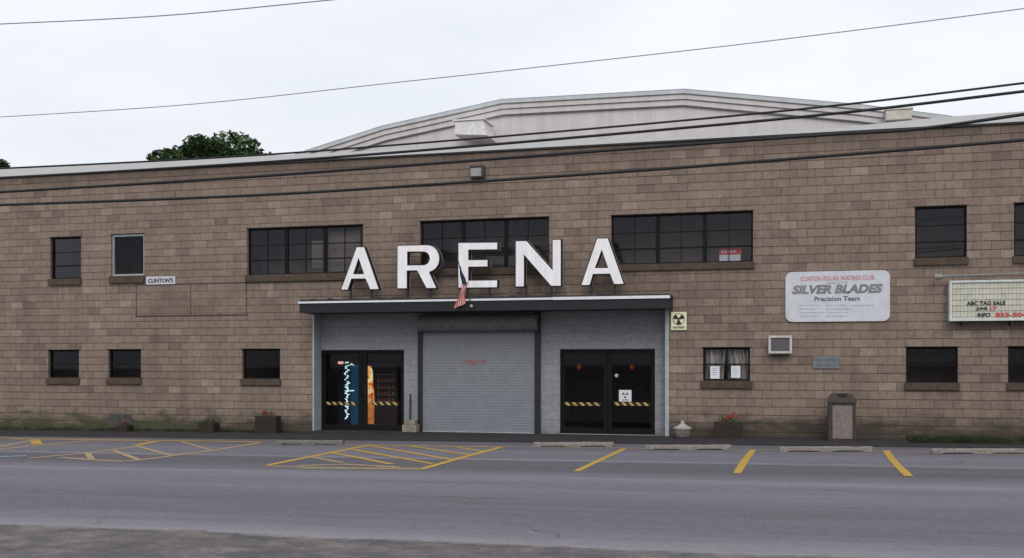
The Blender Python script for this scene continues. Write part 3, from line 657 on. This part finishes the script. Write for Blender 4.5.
def grow(l, d, sgn):
    n = len(l); o = []
    for i in range(n):
        p, c, q = Vector(l[i-1]), Vector(l[i]), Vector(l[(i+1) % n])
        e1 = (c-p).normalized(); e2 = (q-c).normalized(); n1 = Vector((e1.y, -e1.x)); n2 = Vector((e2.y, -e2.x))
        m_ = n1+n2
        if m_.length < 1e-4: m_ = n1
        m_.normalize(); k = d/max(.55, m_.dot(n1)); o.append(tuple(c + m_*k*sgn))
    return o
def area(l): return sum(l[i-1][0]*l[i][1]-l[i][0]*l[i-1][1] for i in range(len(l)))/2
for key, (wh, loops) in LET.items():
    W_ = [P(l) for l in loops]; xs_ = [p[0] for p in W_[0]]; zz_ = min(p[1] for p in W_[0])
    lab = {'A': 'big white letter A with dark sides on the canopy, the first letter of the row', 'R': 'big white letter R with dark sides standing on the canopy', 'E': 'big white letter E behind the small flag on the canopy', 'N': 'big white letter N with dark sides standing on the canopy', 'A2': 'big white letter A with dark sides on the canopy, the last letter of the row'}[key]
    t = empty('sign_letter', ((min(xs_)+max(xs_))/2, YL, ct+.06), lab, 'sign letter', 'big white letters above the entrance canopy')
    def off(d): return [grow(l, d, 1 if area(l) > 0 else -1) if i == 0 else grow(l, d, -1 if area(l) > 0 else 1) for i, l in enumerate(W_)]
    def off2(d): # outer grows, holes shrink
        return [grow(W_[0], d, 1 if area(W_[0]) > 0 else -1)] + [grow(h, d, -1 if area(h) > 0 else 1) for h in W_[1:]]
    b = MB(); b.prism(W_, YL-.012, YL-.002); b.build('face', M['letter'], t)
    b = MB(); b.prism(off2(.022), YL, YL+.16); b.build('return', M['maroon'], t)
    b = MB(); b.prism(off2(.024), YL+.162, YL+.18); b.build('back_rim', M['rim'], t)
    for f in (.22, .78):
        x = min(xs_)+(max(xs_)-min(xs_))*f
        b = MB(); b.box(x-.02, x+.02, YL+.06, YL+.10, ct+.062, zz_+.05 if key != 'N' or f else zz_); b.build('leg', M['black'], t)

# flag
t = empty('flag', at(471, 306, -.95), 'small limp striped flag on a short dark pole in front of the letter E', 'flag')
pa, pb = at(471.5, 305, -.92), at(457.5, 259, -1.05)
b = MB(); b.tube([pa, pa.lerp(pb, .5), pb], .012); b.build('pole', M['black'], t)
b = MB(); b.lathe(pa+Vector((.0, 0, -.02)), [(.01, -.05), (.035, -.03), (.04, .0), (.02, .03)], 10); b.build('bracket', mat('bracket', (.5, .45, .38), .5), t)
# stripes: strips running down a folded cloth
flr, flw = MB(), MB()
def clothp(u, v):  # u across 0-1, v down 0-1
    top = at(461.5 + u*6, 284 - 3*u, -1.0); bot = at(455 + u*11, 308.5 - u*5, -1.0)
    p = top.lerp(bot, v); p.y += -.05*sin(u*13+v*2)*(.3+.7*v); p.x += .05*sin(v*4.5+u*2)*(1-v*.3); return p
ns = 13
for i in range(ns):
    rows = [[clothp((i+j/2)/ns, k/12) for j in range(3)] for k in range(13)]
    (flr if i % 2 == 0 else flw).grid(rows)
flr.build('cloth', mat('flag_red', (.60, .06, .045), .85), t); flw.build('cloth', mat('flag_white', (.80, .74, .70), .85), t)
b = MB(); rows = []
for k in range(9):
    v = k/8; p = at(459.5+v*5, 266+v*18, -1.02); wv = .02+.05*v
    rows.append([p+Vector((-wv, .03*sin(v*9), 0)), p+Vector((0, -.04, 0)), p+Vector((wv, .03*cos(v*9), 0))])
b.grid(rows); b.build('canton', mat('flag_blue', (.018, .022, .05), .85), t)

# ------------------------------------------------------------ signs on the wall
def board(name, px, label, cat, m, Yf=-.05, r=.0, fm=None):
    x0, x1, z0, z1 = rect(*px, Yf); t = empty(name, ((x0+x1)/2, Yf, z0), label, cat)
    b = MB()
    if r:
        lp = []
        for cx_, cz_, a0 in ((x1-r, z1-r, 0), (x0+r, z1-r, 90), (x0+r, z0+r, 180), (x1-r, z0+r, 270)):
            lp += [(cx_+r*cos(R(a0+90*i/6)), cz_+r*sin(R(a0+90*i/6))) for i in range(7)]
        b.prism([lp], Yf, -.008)
    else: b.box(x0, x1, Yf, -.008, z0, z1, .003)
    b.build('panel', m, t); return t, (x0, x1, z0, z1)
signw = mat('sign_white', (.58, .60, .64), .5, var=.07, scale=4)
Yf = -.05
t, q = board('wall_sign', (785.5, 271, 890, 321.5), 'large white board with rounded corners and silver italic lettering on the block wall', 'sign', signw, Yf, .16)
text('CLINTON FIGURE SKATING CLUB', (800.5, 275.8, 874.5, 280.4), Yf-.002, redink, t, bold=.02)
text('HOME OF THE', (827, 281.7, 848, 283.6), Yf-.002, paleink, t)
text('SILVER BLADES', (792, 284.5, 883, 293.6), Yf-.002, silver, t, bold=.05, shear=.25)
text('Precision Team', (814.5, 296.2, 860, 301), Yf-.002, blueink, t, bold=.02)
b = MB()
for i, (xa, xb) in enumerate(((800, 821), (826, 847), (799, 819), (826, 850), (800, 823), (826, 848), (800, 821), (826, 848), (852, 875))):
    y = 304.5 + (i//2)*3.6 if i < 8 else 304.5; strokes(b, (xa, y, xb, y+1.5), Yf-.002, i)
b.build('small_lettering', paleink, t)
t, q = board('wall_sign', (146, 276.5, 175, 284.3), 'tiny white name board beside the pale framed upper window', 'sign', signw, -.04)
text("CLINTON'S", (148, 278.2, 173, 282.6), -.042, ink, t, bold=.03)
t, q = board('wall_plaque', (813, 356.3, 839.5, 368.5), 'small pale grey plaque above the litter bin', 'sign', mat('plaque', (.17, .18, .20), .6), -.035)
b = MB(); strokes(b, (815.5, 358.3, 837, 361), -.037, 50); strokes(b, (817, 363.8, 835, 366.5), -.037, 51); b.build('lettering', mat('plaque_ink', (.12, .12, .14), .7), t)
# shelter sign
t, q = board('shelter_sign', (671, 312, 686.5, 330), 'small pale yellow fallout shelter sign with a black disc of three triangles', 'sign', mat('shelter_yellow', (.80, .80, .55), .5, var=.08), -.04)
cxx = (q[0]+q[1])/2; czz = q[3]-.175; r_ = .145
b = MB(); b.prism([[(cxx+r_*cos(2*pi*i/28), czz+r_*sin(2*pi*i/28)) for i in range(28)]], -.045, -.0415); b.build('disc', ink, t)
yl = mat('shelter_mark', (.82, .81, .58), .5); b = MB()
for a_ in (150, 30, 270):
    pass
# three yellow wedges pointing inward between black ones
for a_ in (90, 210, 330): b.prism([[(cxx+.018*cos(R(a_)), czz+.018*sin(R(a_)))] + [(cxx+.130*cos(R(a_-31+62*i/6)), czz+.130*sin(R(a_-31+62*i/6))) for i in range(7)]], -.048, -.0455)
b.build('triangle', yl, t)
text('FALLOUT SHELTER', (673, 326.3, 684.5, 328.4), -.042, ink, t, bold=.03)
# marquee
Yf = -.32
x0, x1, z0, z1 = rect(949.5, 279.5, 1086, 320.5, Yf)
t = empty('message_board', ((x0+x1)/2, Yf, z0), 'cream changeable letter board in a white case fixed high on the wall', 'sign')
b = MB(); fw_ = .05; b.box(x0, x1, Yf-.02, -.06, z1-fw_, z1, .004); b.box(x0, x1, Yf-.02, -.06, z0, z0+fw_, .004); b.box(x0, x0+fw_, Yf-.019, -.061, z0+fw_, z1-fw_); b.box(x1-fw_, x1, Yf-.019, -.061, z0+fw_, z1-fw_); b.build('case', mat('case_white', (.58, .62, .61), .5), t)
b = MB(); b.box(x0+fw_, x1-fw_, Yf+.02, -.07, z0+fw_, z1-fw_); b.build('panel', mat('cream_panel', (.56, .55, .46), .45, var=.1), t)
b = MB(); nr = 6
for i in range(1, nr+1): zz_ = z1-fw_-(z1-z0-2*fw_)*i/(nr+.4); b.box(x0+fw_, x1-fw_, Yf+.008, Yf+.019, zz_-.006, zz_+.006)
for i in range(1, 36): xx = x0+(x1-x0)*i/36; b.box(xx-.003, xx+.003, Yf+.012, Yf+.018, z0+fw_, z1-fw_)
b.build('letter_track', mat('track', (.40, .40, .34), .5), t)
text('ABC TAG SALE', (966.5, 301, 1005.5, 305.3), Yf+.006, ink, t, bold=.03); text('JUNE', (976, 307, 987.5, 310.9), Yf+.006, ink, t, bold=.03); text('17', (990, 306.7, 996.5, 310.8), Yf+.006, M['red'], t, bold=.03, label='red numerals')
text('INFO', (977.5, 312.8, 990.5, 317), Yf+.006, ink, t, bold=.03); text('853-5043', (995.5, 312.5, 1031, 317), Yf+.006, M['red'], t, bold=.03, label='red numerals')
b = MB()
for px in (962, 1010, 1060): xx = at(px, 300).x; b.box(xx-.03, xx+.03, -.26, .0, z0-.10, z0-.002)
b.build('bracket', M['black'], t)
c = at(937, 276.5, -.30)
t = empty('conduit_lamp', c, 'small lamp head on a thin conduit running above the cream letter board', 'lamp')
b = MB(); b.tube([c, at(1010, 273.7, -.30), at(1100, 270.2, -.30)], .018); b.tube([at(1040, 272.5, -.30), at(1040, 272.5, 0)], .02); b.build('conduit', M['grey'], t)
b = MB(); b.tube([c+Vector((-.05, 0, -.01)), c+Vector((.10, 0, 0)), c+Vector((.16, 0, 0))], [.075, .06, .02], 12); b.build('lamp_head', mat('lamp_grey', (.25, .24, .22), .5), t)
# sign in window
x0, x1, z0, z1 = rect(719.5, 247.8, 740.5, 262.3, .2)
t = empty('window_notice', ((x0+x1)/2, .2, z0), 'red and white notice in the corner of the wide upper window', 'notice')
zm = z0+(z1-z0)*.52; b = MB(); b.box(x0, x1, .20, .21, z0, zm); b.build('sheet', paper, t, 'white lower half'); b = MB(); b.box(x0, x1+.02, .199, .212, zm+.001, z1); b.build('sheet', mat('notice_red', (.62, .07, .05), .6), t, 'red upper half')
b = MB(); a, c, d, e = rect(722, 250.3, 737, 252.8, .198); 
for i in range(5): xx = a+(c-a)*i/5; b.box(xx, xx+.035, .193, .197, d, e)
b.build('mark', paper, t)
# lamp on wall
c = at(476.5, 171.5, -.2); t = empty('floodlight', (c.x, -.2, c.z), 'small grey floodlight box high on the wall under the roof edge', 'lamp')
b = MB(); b.box(c.x-.19, c.x+.19, -.16, .0-.01, c.z-.16, c.z+.16, .02); b.box(c.x-.20, c.x+.20, -.21, -.161, c.z+.11, c.z+.165, .005); b.box(c.x+.13, c.x+.2, -.21, -.161, c.z-.16, c.z+.108, .005); b.build('housing', mat('housing', (.05, .045, .042), .6), t)
b = MB(); b.box(c.x-.17, c.x+.125, -.19, -.162, c.z-.12, c.z+.105, .01); b.build('lens', M['lens'], t)
# air conditioner
x0, x1, z0, z1 = rect(768.5, 335.5, 792, 353.5, -.3)
t = empty('air_conditioner', ((x0+x1)/2, -.3, z0), 'window air conditioner box with a pale frame sticking out of the block wall', 'air conditioner')
b = MB(); b.box(x0+.02, x1-.02, -.26, -.005, z0+.01, z1-.01); b.build('case', mat('ac_case', (.30, .30, .29), .6), t)
b = MB(); q_ = .055; b.box(x0, x1, -.3, -.262, z1-q_, z1, .004); b.box(x0, x1, -.3, -.262, z0, z0+q_, .004); b.box(x0, x0+q_, -.299, -.263, z0+q_, z1-q_); b.box(x1-q_, x1, -.299, -.263, z0+q_, z1-q_); b.build('bezel', mat('bezel', (.52, .50, .46), .5), t)
b = MB()
for i in range(14):
    zz_ = z0+q_+(z1-z0-2*q_)*i/14; b.quad((x0+q_, -.275, zz_), (x1-q_, -.275, zz_), (x1-q_, -.262, zz_+.022), (x0+q_, -.262, zz_+.022))
b.box(x0+q_, x1-q_, -.262, -.2605, z0+q_, z1-q_); b.build('grille', mat('grille', (.12, .11, .125), .5), t)

# curtains and papers in the small window by the entrance
WX = OPEN[10]; xm = (WX[0]+WX[1])/2
for a, c, lb in ((WX[0]+.03, xm-.02, 'pale pleated curtain in the left half of the small window right of the entrance'), (xm+.02, WX[1]-.03, 'pale pleated curtain in the right half of the small window right of the entrance')):
    b = MB(); rows = []
    for k in range(7):
        z = WX[2]+.02+(WX[3]-WX[2]-.04)*k/6; row = []
        for i in range(49):
            f = i/48; x = a+(c-a)*f; x += (.06*(1-k/6)*(-1 if a < xm-.1 else 1))*f*(1 if k < 5 else .6); row.append((x, .26+.07*sin(f*30+k*.2+1.5*sin(f*9)), z))
        rows.append(row)
    b.grid(rows); b.build('curtain', mat('curtain_cloth', (.60, .56, .50), .9, var=.45, scale=9, stretch=(1.4, .1, .12)), smooth=True, label=lb, cat='curtain', group='curtains in the small window')  # dark upright streaks in the cloth colour stand for shade between folds
for px, lb in (((710.3, 366.2, 719.6, 378.6), 'white paper taped to the small curtained window, the left one of two'), ((731.2, 366, 740.4, 377.8), 'white paper taped to the small curtained window, the right one of two')):
    x0, x1, z0, z1 = rect(*px, .10); t = empty('paper_notice', ((x0+x1)/2, .10, z0), lb, 'notice', 'papers in the small window')
    b = MB(); b.box(x0, x1, .083, .086, z0, z1); b.build('sheet', paper, t)
    b = MB()
    for k in range(4): b.box(x0+.04, x1-.05-.03*(k % 2), .080, .0825, z1-.06-k*.05, z1-.045-k*.05)
    b.build('print', paleink, t)
# tan slats added for the paler reflections inside the wide upper window over the first letter
for px, lb in (((312, 239, 324, 268), 'narrow tan blind put in as slats behind the middle pane of the wide window left of the first A'), ((328, 230, 360, 271), 'wide tan blind put in as slats behind the right pane of the wide window left of the first A')):
    x0, x1, z0, z1 = rect(*px, .34); b = MB()
    for i in range(int((z1-z0)/.05)): zz_ = z0+i*.05; b.quad((x0, .34, zz_), (x1, .34, zz_), (x1, .36, zz_+.047), (x0, .36, zz_+.047))
    b.build('reflection_slats', mat('reflection', (.24, .20, .17), .8), label=lb, cat='reflection', group='slatted reflections in the wide window')

# ------------------------------------------------------------ things on the pavement
def on(px, py): p = gnd(px, py, .03); return p
# wheel stops
labs = ['worn concrete wheel stop at the kerb left of the hatched entrance bay', 'pale concrete wheel stop in front of the right glazed doors', 'pale concrete wheel stop in front of the small curtained window', 'pale concrete wheel stop in front of the litter bin', 'pale concrete wheel stop beside the strip of grass']
for (xa, xb, yb), lb in zip(((276, 342, 444.8), (533, 613, 447.0), (645.5, 731, 450), (780, 872.5, 451.8), (932.5, 1034, 454)), labs):
    p, q = gnd(xa, yb), gnd(xb, yb); hh = .10
    b = MB(); d = q-p; nseg = 14; rows = []
    prof = [(0, 0), (.012, hh*.7), (.045, hh), (.13, hh), (.165, hh*.7), (.18, 0)]
    for k in range(nseg+1):
        f = k/nseg; c = p+d*f; ee = .02 if k in (0, nseg) else 0
        rows.append([(c.x, c.y+u, gz(c.x)+v-(ee if v > .1 else 0)+random.uniform(-.006, .006)+.004 + (.035 if v == 0 and k not in (0, 1, 6, 7, 8, 13, 14) else 0)) for u, v in prof])
    b.grid(rows); b.bm.faces.new([b.bm.verts.new(v) for v in rows[0]]); b.bm.faces.new([b.bm.verts.new(v) for v in rows[-1]])
    t = b.build('wheel_stop', M['dconc'] if yb < 445 else M['conc'], label=lb, cat='wheel stop', group='concrete wheel stops along the kerb')
    
def leaves(b, c, r, n, s, rd, flat=.7):
    for i in range(n):
        v = Vector((rd.gauss(0, 1), rd.gauss(0, 1), rd.gauss(0, 1))).normalized()*r*rd.uniform(.3, 1)**.5; v.z *= flat
        p = Vector(c)+v; a = Vector((rd.uniform(-1, 1), rd.uniform(-1, 1), rd.uniform(-.6, .6))).normalized(); u = a.cross(Vector((rd.uniform(-1, 1), rd.uniform(-1, 1), 1))).normalized(); k = s*rd.uniform(.6, 1.3)
        b.quad(p-a*k, p-u*k*.5, p+a*k, p+u*k*.5)
# litter bin
c = on(841.5, 440.5); k = ppm(c); W_ = 28/k; H_ = 47.5/k; c.y = min(c.y, -.45); z0 = gz(c.x)+.035; c = Vector((c.x, c.y, z0))
t = empty('litter_bin', c, 'tall litter bin with a pebbled panel and dark domed top against the wall', 'litter bin')
hw = W_/2*.93; dd = .26
b = MB(); b.box(c.x-hw, c.x-hw+.09, c.y-dd, c.y+dd, z0, z0+H_*.8, .01); b.box(c.x+hw-.07, c.x+hw, c.y-dd, c.y+dd, z0, z0+H_*.8, .01); b.box(c.x-hw+.09, c.x+hw-.07, c.y-dd+.02, c.y+dd-.01, z0, z0+.05); b.box(c.x-hw+.09, c.x+hw-.07, c.y-dd+.01, c.y+dd-.01, z0+H_*.74, z0+H_*.8)
b.box(c.x-hw+.09, c.x+hw-.07, c.y+.0, c.y+dd-.011, z0+.051, z0+H_*.739); b.build('body', mat('bin_frame', (.05, .038, .034), .7), t)
g = NG('pebble'); vo = g.n.new('ShaderNodeTexVoronoi'); vo.inputs['Scale'].default_value = 45; g.l.new(g.pos, vo.inputs['Vector']); cc = g.ramp(g.white(vo.outputs['Position']), [(0, (.17, .13, .12)), (.5, (.225, .175, .162)), (1, (.28, .225, .21))]); g.bump(vo.outputs['Distance'], .8, .01); g.fin(cc, .8)
b = MB(); b.box(c.x-hw+.091, c.x+hw-.071, c.y-dd+.005, c.y-.001, z0+.051, z0+H_*.739, .01); b.build('panel', g.m, t)
b = MB(); lw = W_/2; zb = z0+H_*.8; rows = []
prof = [(-lw, 0), (-lw, .06), (-lw*.9, .10), (-lw*.7, H_*.17), (-lw*.45, H_*.19), (-.12, H_*.19), (-.07, H_*.10), (.07, H_*.10), (.12, H_*.19), (lw*.45, H_*.19), (lw*.7, H_*.17), (lw*.9, .10), (lw, .06), (lw, 0)]
b.prism([[(c.x+x, zb+z) for x, z in prof]], c.y-dd-.02, c.y-dd+.08)
full = [(x, z) for x, z in prof if not (abs(x) < .1)]
b.prism([[(c.x+x*.995, zb+z*.99+.001) for x, z in full]], c.y-dd+.14, c.y+dd)
b.build('lid', mat('bin_lid', (.07, .058, .05), .75), t)
b = MB(); b.box(c.x-.12, c.x+.12, c.y-dd+.081, c.y-dd+.138, zb+.04, zb+H_*.18); b.build('opening', M['black'], t)
# pale lantern shaped urn right of the entrance
c = at(682.5, 438.5, -.45); z0 = gz(c.x)+.035; k = ppm(c); h = 17/k
t = empty('ash_urn', (c.x, c.y, z0), 'small pale concrete urn with a pointed lid right of the entrance', 'ash urn')
b = MB(); b.lathe((c.x, c.y, z0), [(.15, 0), (.19, .03), (.185, h*.25), (.20, h*.4), (.19, h*.5)], 20); b.build('bowl', M['dconc'], t, smooth=True)
b = MB(); b.lathe((c.x, c.y, z0), [(.215, h*.5), (.225, h*.58), (.12, h*.72), (.05, h*.82), (.045, h*.92), (.02, h)], 20); b.build('lid', mat('urn_lid', (.40, .38, .36), .9), t)
# planters
def planter(px0, px1, ytop, ybot, yfl, lab, red, nleaf=60, m=None):
    cx_ = (px0+px1)/2; c = at(cx_, ybot, -.36); z0 = gz(c.x)+.036; k = ppm(c); w2 = (px1-px0)/k/2; h = (ybot-ytop)/k
    t = empty('planter', (c.x, c.y, z0), lab, 'planter', 'planters along the foot of the wall')
    b = MB(); b.box(c.x-w2, c.x+w2, c.y-.16, c.y+.16, z0, z0+h, .008)
    for f in (.33, .66): b.box(c.x-w2-.006, c.x+w2+.006, c.y-.166, c.y+.166, z0+h*f-.008, z0+h*f+.008)
    b.build('box', m or M['planter'], t)
    rd = random.Random(int(px0)); fh = (ytop-yfl)/k; b = MB(); leaves(b, (c.x, c.y, z0+h+fh*.15), min(w2, .22)*.9, nleaf, .035, rd, .45)
    for i in range(14): x = c.x+rd.uniform(-w2, w2)*.7; b.tube([(x, c.y, z0+h), (x+rd.uniform(-.04, .04), c.y+rd.uniform(-.05, .05), z0+h+fh*rd.uniform(.4, 1))], .005, 4)
    b.build('foliage', M['leaf'], t)
    b = MB()
    for i in range(red): leaves(b, (c.x+rd.uniform(-w2, w2)*.65, c.y-rd.uniform(0, .12), z0+h+fh*rd.uniform(.15, .85)), .05, 16, .026, rd, 1)
    if red: b.build('blossom', M['flower'], t)
planter(714.5, 741.5, 421.5, 437.5, 411, 'dark planter box of red flowers below the small curtained window', 7)
planter(256.5, 279.5, 413.5, 430.5, 406.5, 'dark planter box of red flowers left of the entrance bay', 5)
planter(200.5, 217.5, 422, 431.8, 418, 'small low planter box with dull green leaves and no flowers', 0, 90)
planter(119, 131, 425.5, 431.8, 421.5, 'tiny low trough with a few dull red flowers before the grey patch', 2, 60)
x0, x1, z0, z1 = rect(108.5, 414, 131, 428, -.03); b = MB(); b.box(x0, x1, -.02, -.003, z0, z1); b.build('cement_patch', mat('cement', (.075, .07, .065), .95, var=.2, bump=.4), A)
# stone base with rod between door and shutter
c = on(409.5, 433.5); c.y = .22; z0 = .045 + gz(c.x)*0; k = ppm(c)
t = empty('ash_stand', (c.x, c.y, z0), 'squat pale concrete block with an upright black rod between door and shutter', 'ash stand')
hw = 15/k/2; h = 12/k; b = MB(); b.box(c.x-hw, c.x+hw, c.y-.16, c.y+.12, z0, z0+h*.6, .012); b.box(c.x-hw*.75, c.x+hw*.75, c.y-.12, c.y+.1, z0+h*.6+.001, z0+h, .02); b.build('base', mat('stone_base', (.27, .24, .20), .9, var=.2), t)
b = MB(); b.tube([(c.x-.03, c.y, z0+h), (c.x-.03, c.y+.02, z0+h+26/k)], .025, 8); b.build('rod', M['black'], t)
# grass at the foot of the wall on the right, weeds on the left
def grass(name, x0, x1, y0, y1, n, hmin, hmax, label, seed, zoff=.03):
    rd = random.Random(seed); b = MB()
    for i in range(n):
        x = rd.uniform(x0, x1); y = rd.uniform(y0, y1)
        if math.sin(x*3.1)+math.sin(x*7.7+2)+rd.uniform(-1.6, 1.6) < -.6: continue
        h = rd.uniform(hmin, hmax); a = rd.uniform(0, pi); dx, dy = cos(a)*.012, sin(a)*.012; z = gz(x)+zoff; l = Vector((rd.uniform(-.04, .04), rd.uniform(-.04, .04), 0))
        v = [b.bm.verts.new(p) for p in ((x-dx, y-dy, z), (x+dx, y+dy, z), (x+l.x, y+l.y, z+h))]; b.bm.faces.new(v)
    o = b.build(name, M['grass'], kind='stuff', recalc=False); o['label'] = label; o['category'] = 'grass'
xg = at(905, 440).x
grass('grass', xg, 17, -1.15, -.03, 16000, .04, .13, 'short green grass strip along the foot of the wall at the right', 1)
grass('weeds', at(-60, 430).x, at(300, 430).x, -.25, -.02, 2600, .03, .12, 'thin weeds along the foot of the wall at the left', 2)
b = MB(); b.quad((xg, -1.2, gz(xg)+.045), (30, -1.2, gz(30)+.045), (30, -.004, gz(30)+.05), (xg+.2, -.004, gz(xg)+.05)); b.build('soil_strip', mat('soil', (.045, .045, .025), .95, var=.3, scale=3), kind='structure')

# ------------------------------------------------------------ the hall behind
YH = 15.0
H = empty('arena_hall', (at(685, 300, YH).x, YH, 0), 'large pale arena hall with a faceted arched gable rising behind the front block', 'building')
ol = [(-40, 290), (180, 196), (312, 150.5), (385, 127), (503, 100.8), (685, 90.6), (862, 106.2), (947, 117.2), (1110, 144), (1300, 215)]
PT = [at(x, y, YH) for x, y in ol]; prof = [(p.x, p.z) for p in PT]
def inset(pr, d): # parallel curve below
    o = []
    for i, p in enumerate(pr):
        a = Vector(pr[max(i-1, 0)]); c_ = Vector(pr[min(i+1, len(pr)-1)]); t_ = (c_-a).normalized(); n_ = Vector((t_.y, -t_.x))
        o.append((p[0]+n_.x*d, p[1]+n_.y*d))
    return o
def strip(b, pr, d0, d1, Y, th):
    a, c_ = inset(pr, d0), inset(pr, d1); b.prism([a + c_[::-1]], Y, Y+th)
b = MB(); lo_ = inset(prof, .2); b.prism([[(lo_[0][0], 0)] + lo_ + [(lo_[-1][0], 0)]], YH, YH+.2); b.build('gable_wall', M['siding'], H)
b = MB()
for i in range(len(PT)-1):
    a, c_ = PT[i], PT[i+1]; o = Vector((0, 45, 0)); f = Vector((0, -.3, 0)); u = Vector((0, 0, .0))
    b.quad(a+f, c_+f, c_+o, a+o)
b.build('roof', M['rooftop'], H)
for k, (d0, d1, m_) in enumerate(((.0, .165, M['rooftop']), (.195, .365, M['siding']), (.395, .585, M['siding']))):
    b = MB(); strip(b, prof, d0, d1, YH-.28+k*.07, .065); b.build('rake_trim', m_, H)
dk = mat('trim_shadow_gap', (.42, .39, .38), .9)  # darker strips between the trims, the gap's shade put into their colour
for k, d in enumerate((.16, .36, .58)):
    b = MB(); strip(b, prof, d+.003, d+.037, YH-.225+k*.07, .02); b.build('rake_gap_shade', dk, H)
x0, x1, z0, z1 = rect(455, 121, 485, 134, YH-1.5); b = MB(); b.prism([[(x0, z0), (x1+.1, z0-.1), (x1, (z0+z1)/2), (x1-.05, z1), (x0+.05, z1-.02)]], YH-1.6, YH-.2)
b.box(x0-.05, x1+.03, YH-1.66, YH-.24, z1, z1+.06); b.build('vent_housing', mat('vent_white', (.74, .72, .71), .5), H, 'white boxy vent on the gable')
x0, x1, z0, z1 = rect(886, 109.5, 912, 119, YH-.9); b = MB(); b.box(x0, x1, YH-.9, YH-.25, z0-.02, z1, .02)
b.box(x0-.04, x1+.04, YH-.94, YH-.28, z1+.001, z1+.05); b.build('vent_housing', mat('vent_cream', (.56, .54, .48), .6), H, 'cream boxy vent at the low right of the gable')

# ------------------------------------------------------------ trees behind
def tree(px, pyt, Y, wpx, label, seed, n=9000):
    rd = random.Random(seed); top = at(px, pyt, Y); k = ppm(top); W_ = wpx/k/2; base = Vector((top.x, Y, gz(top.x))); Ht = top.z-base.z
    t = empty('tree', base, label, 'tree', 'trees beyond the roof')
    b = MB(); b.tube([base, base+Vector((.1, 0, Ht*.35)), base+Vector((-.1, .1, Ht*.6)), base+Vector((0, 0, Ht*.85))], [.35, .26, .17, .06], 8)
    cl = []
    for i in range(34):
        a = rd.uniform(0, 2*pi); f = rd.uniform(.0, 1)**.6; hh = rd.uniform(.42, .93); env = math.sqrt(max(.05, 1-((hh-.62)/.42)**2))
        c = base+Vector((cos(a)*W_*f*env*.9, sin(a)*W_*f*env*.9, Ht*hh)); cl.append((c, W_*rd.uniform(.16, .38)))
        if i % 3 == 0: b.tube([base+Vector((0, 0, Ht*.4)), base.lerp(c, .6)+Vector((0, 0, Ht*.1)), c], [.12, .07, .02], 5)
    b.build('trunk', M['bark'], t)
    b = MB()
    for c, r in cl: leaves(b, c, r, int(n/34*(r/W_/.27)**2), .19, rd, .75)
    b.build('crown', M['leaf'], t)
tree(186, 131, 40, 138, 'broad dark green tree whose crown tops the roof line left of the hall', 11, 34000)
tree(236, 135, 44, 175, 'lower dark green tree sinking behind the roof between the broad tree and the hall', 15, 42000)
tree(-14, 148, 42, 56, 'tree just showing over the roof at the far left edge', 12, 12000)

# ------------------------------------------------------------ overhead wires, strung along the near side of the street
def wire(pts, Y, rad, label, m, seed=0):
    P_ = [(x, y) for x, y in pts]
    # extend past the frame
    (xa, ya), (xb, yb) = P_[0], P_[1]; s = (yb-ya)/(xb-xa)*.85; P_.insert(0, (xa-350, ya-350*s))
    (xa, ya), (xb, yb) = P_[-2], P_[-1]; s = (yb-ya)/(xb-xa); P_.append((xb+260, yb+260*s*1.05))
    Q = []
    for i in range(len(P_)-1):
        p0, p1, p2, p3 = P_[max(i-1, 0)], P_[i], P_[i+1], P_[min(i+2, len(P_)-1)]
        m1 = (p2[1]-p0[1])/(p2[0]-p0[0]); m2 = (p3[1]-p1[1])/(p3[0]-p1[0]); dx = p2[0]-p1[0]
        for k in range(8):
            t = k/8; h00 = 2*t**3-3*t*t+1; h10 = t**3-2*t*t+t; h01 = -2*t**3+3*t*t; h11 = t**3-t*t
            Q.append(at(p1[0]+dx*t, h00*p1[1]+h10*dx*m1+h01*p2[1]+h11*dx*m2, Y))
    b = MB(); b.tube(Q, rad, 6); b.build('overhead_wire', m, label=label, cat='wire', group='overhead wires along the street', smooth=True)
wire([(0, 24), (165, 15.5), (330, 0)], -11, .009, 'thin grey wire crossing the top left corner of the sky', M['thinwire'])
wire([(0, 117), (200, 103.5), (400, 82), (512, 70), (760, 42), (1024, 8.5)], -11, .007, 'thin grey wire crossing the whole sky from left to right', M['thinwire'])
wire([(0, 168.5), (240, 156.3), (420, 143), (660, 122.6), (840, 105), (1024, 83)], -11, .016, 'thick black wire over the hall roof, highest of the four', M['wire'])
wire([(0, 178), (260, 162.5), (420, 150.5), (660, 130), (840, 113), (1024, 91.3)], -11, .021, 'thick black wire just under the highest thick one over the hall roof', M['wire'])
wire([(0, 192), (240, 177.5), (420, 164.5), (640, 148), (830, 134.5), (915, 129.3), (1024, 114.3)], -11, .024, 'thick black cable following the top edge of the block wall', M['wire'])
wire([(0, 205), (260, 195), (460, 182.6), (660, 169), (840, 155), (1024, 140)], -11, .024, 'thick black cable crossing the block wall, lowest of the wires', M['wire'])
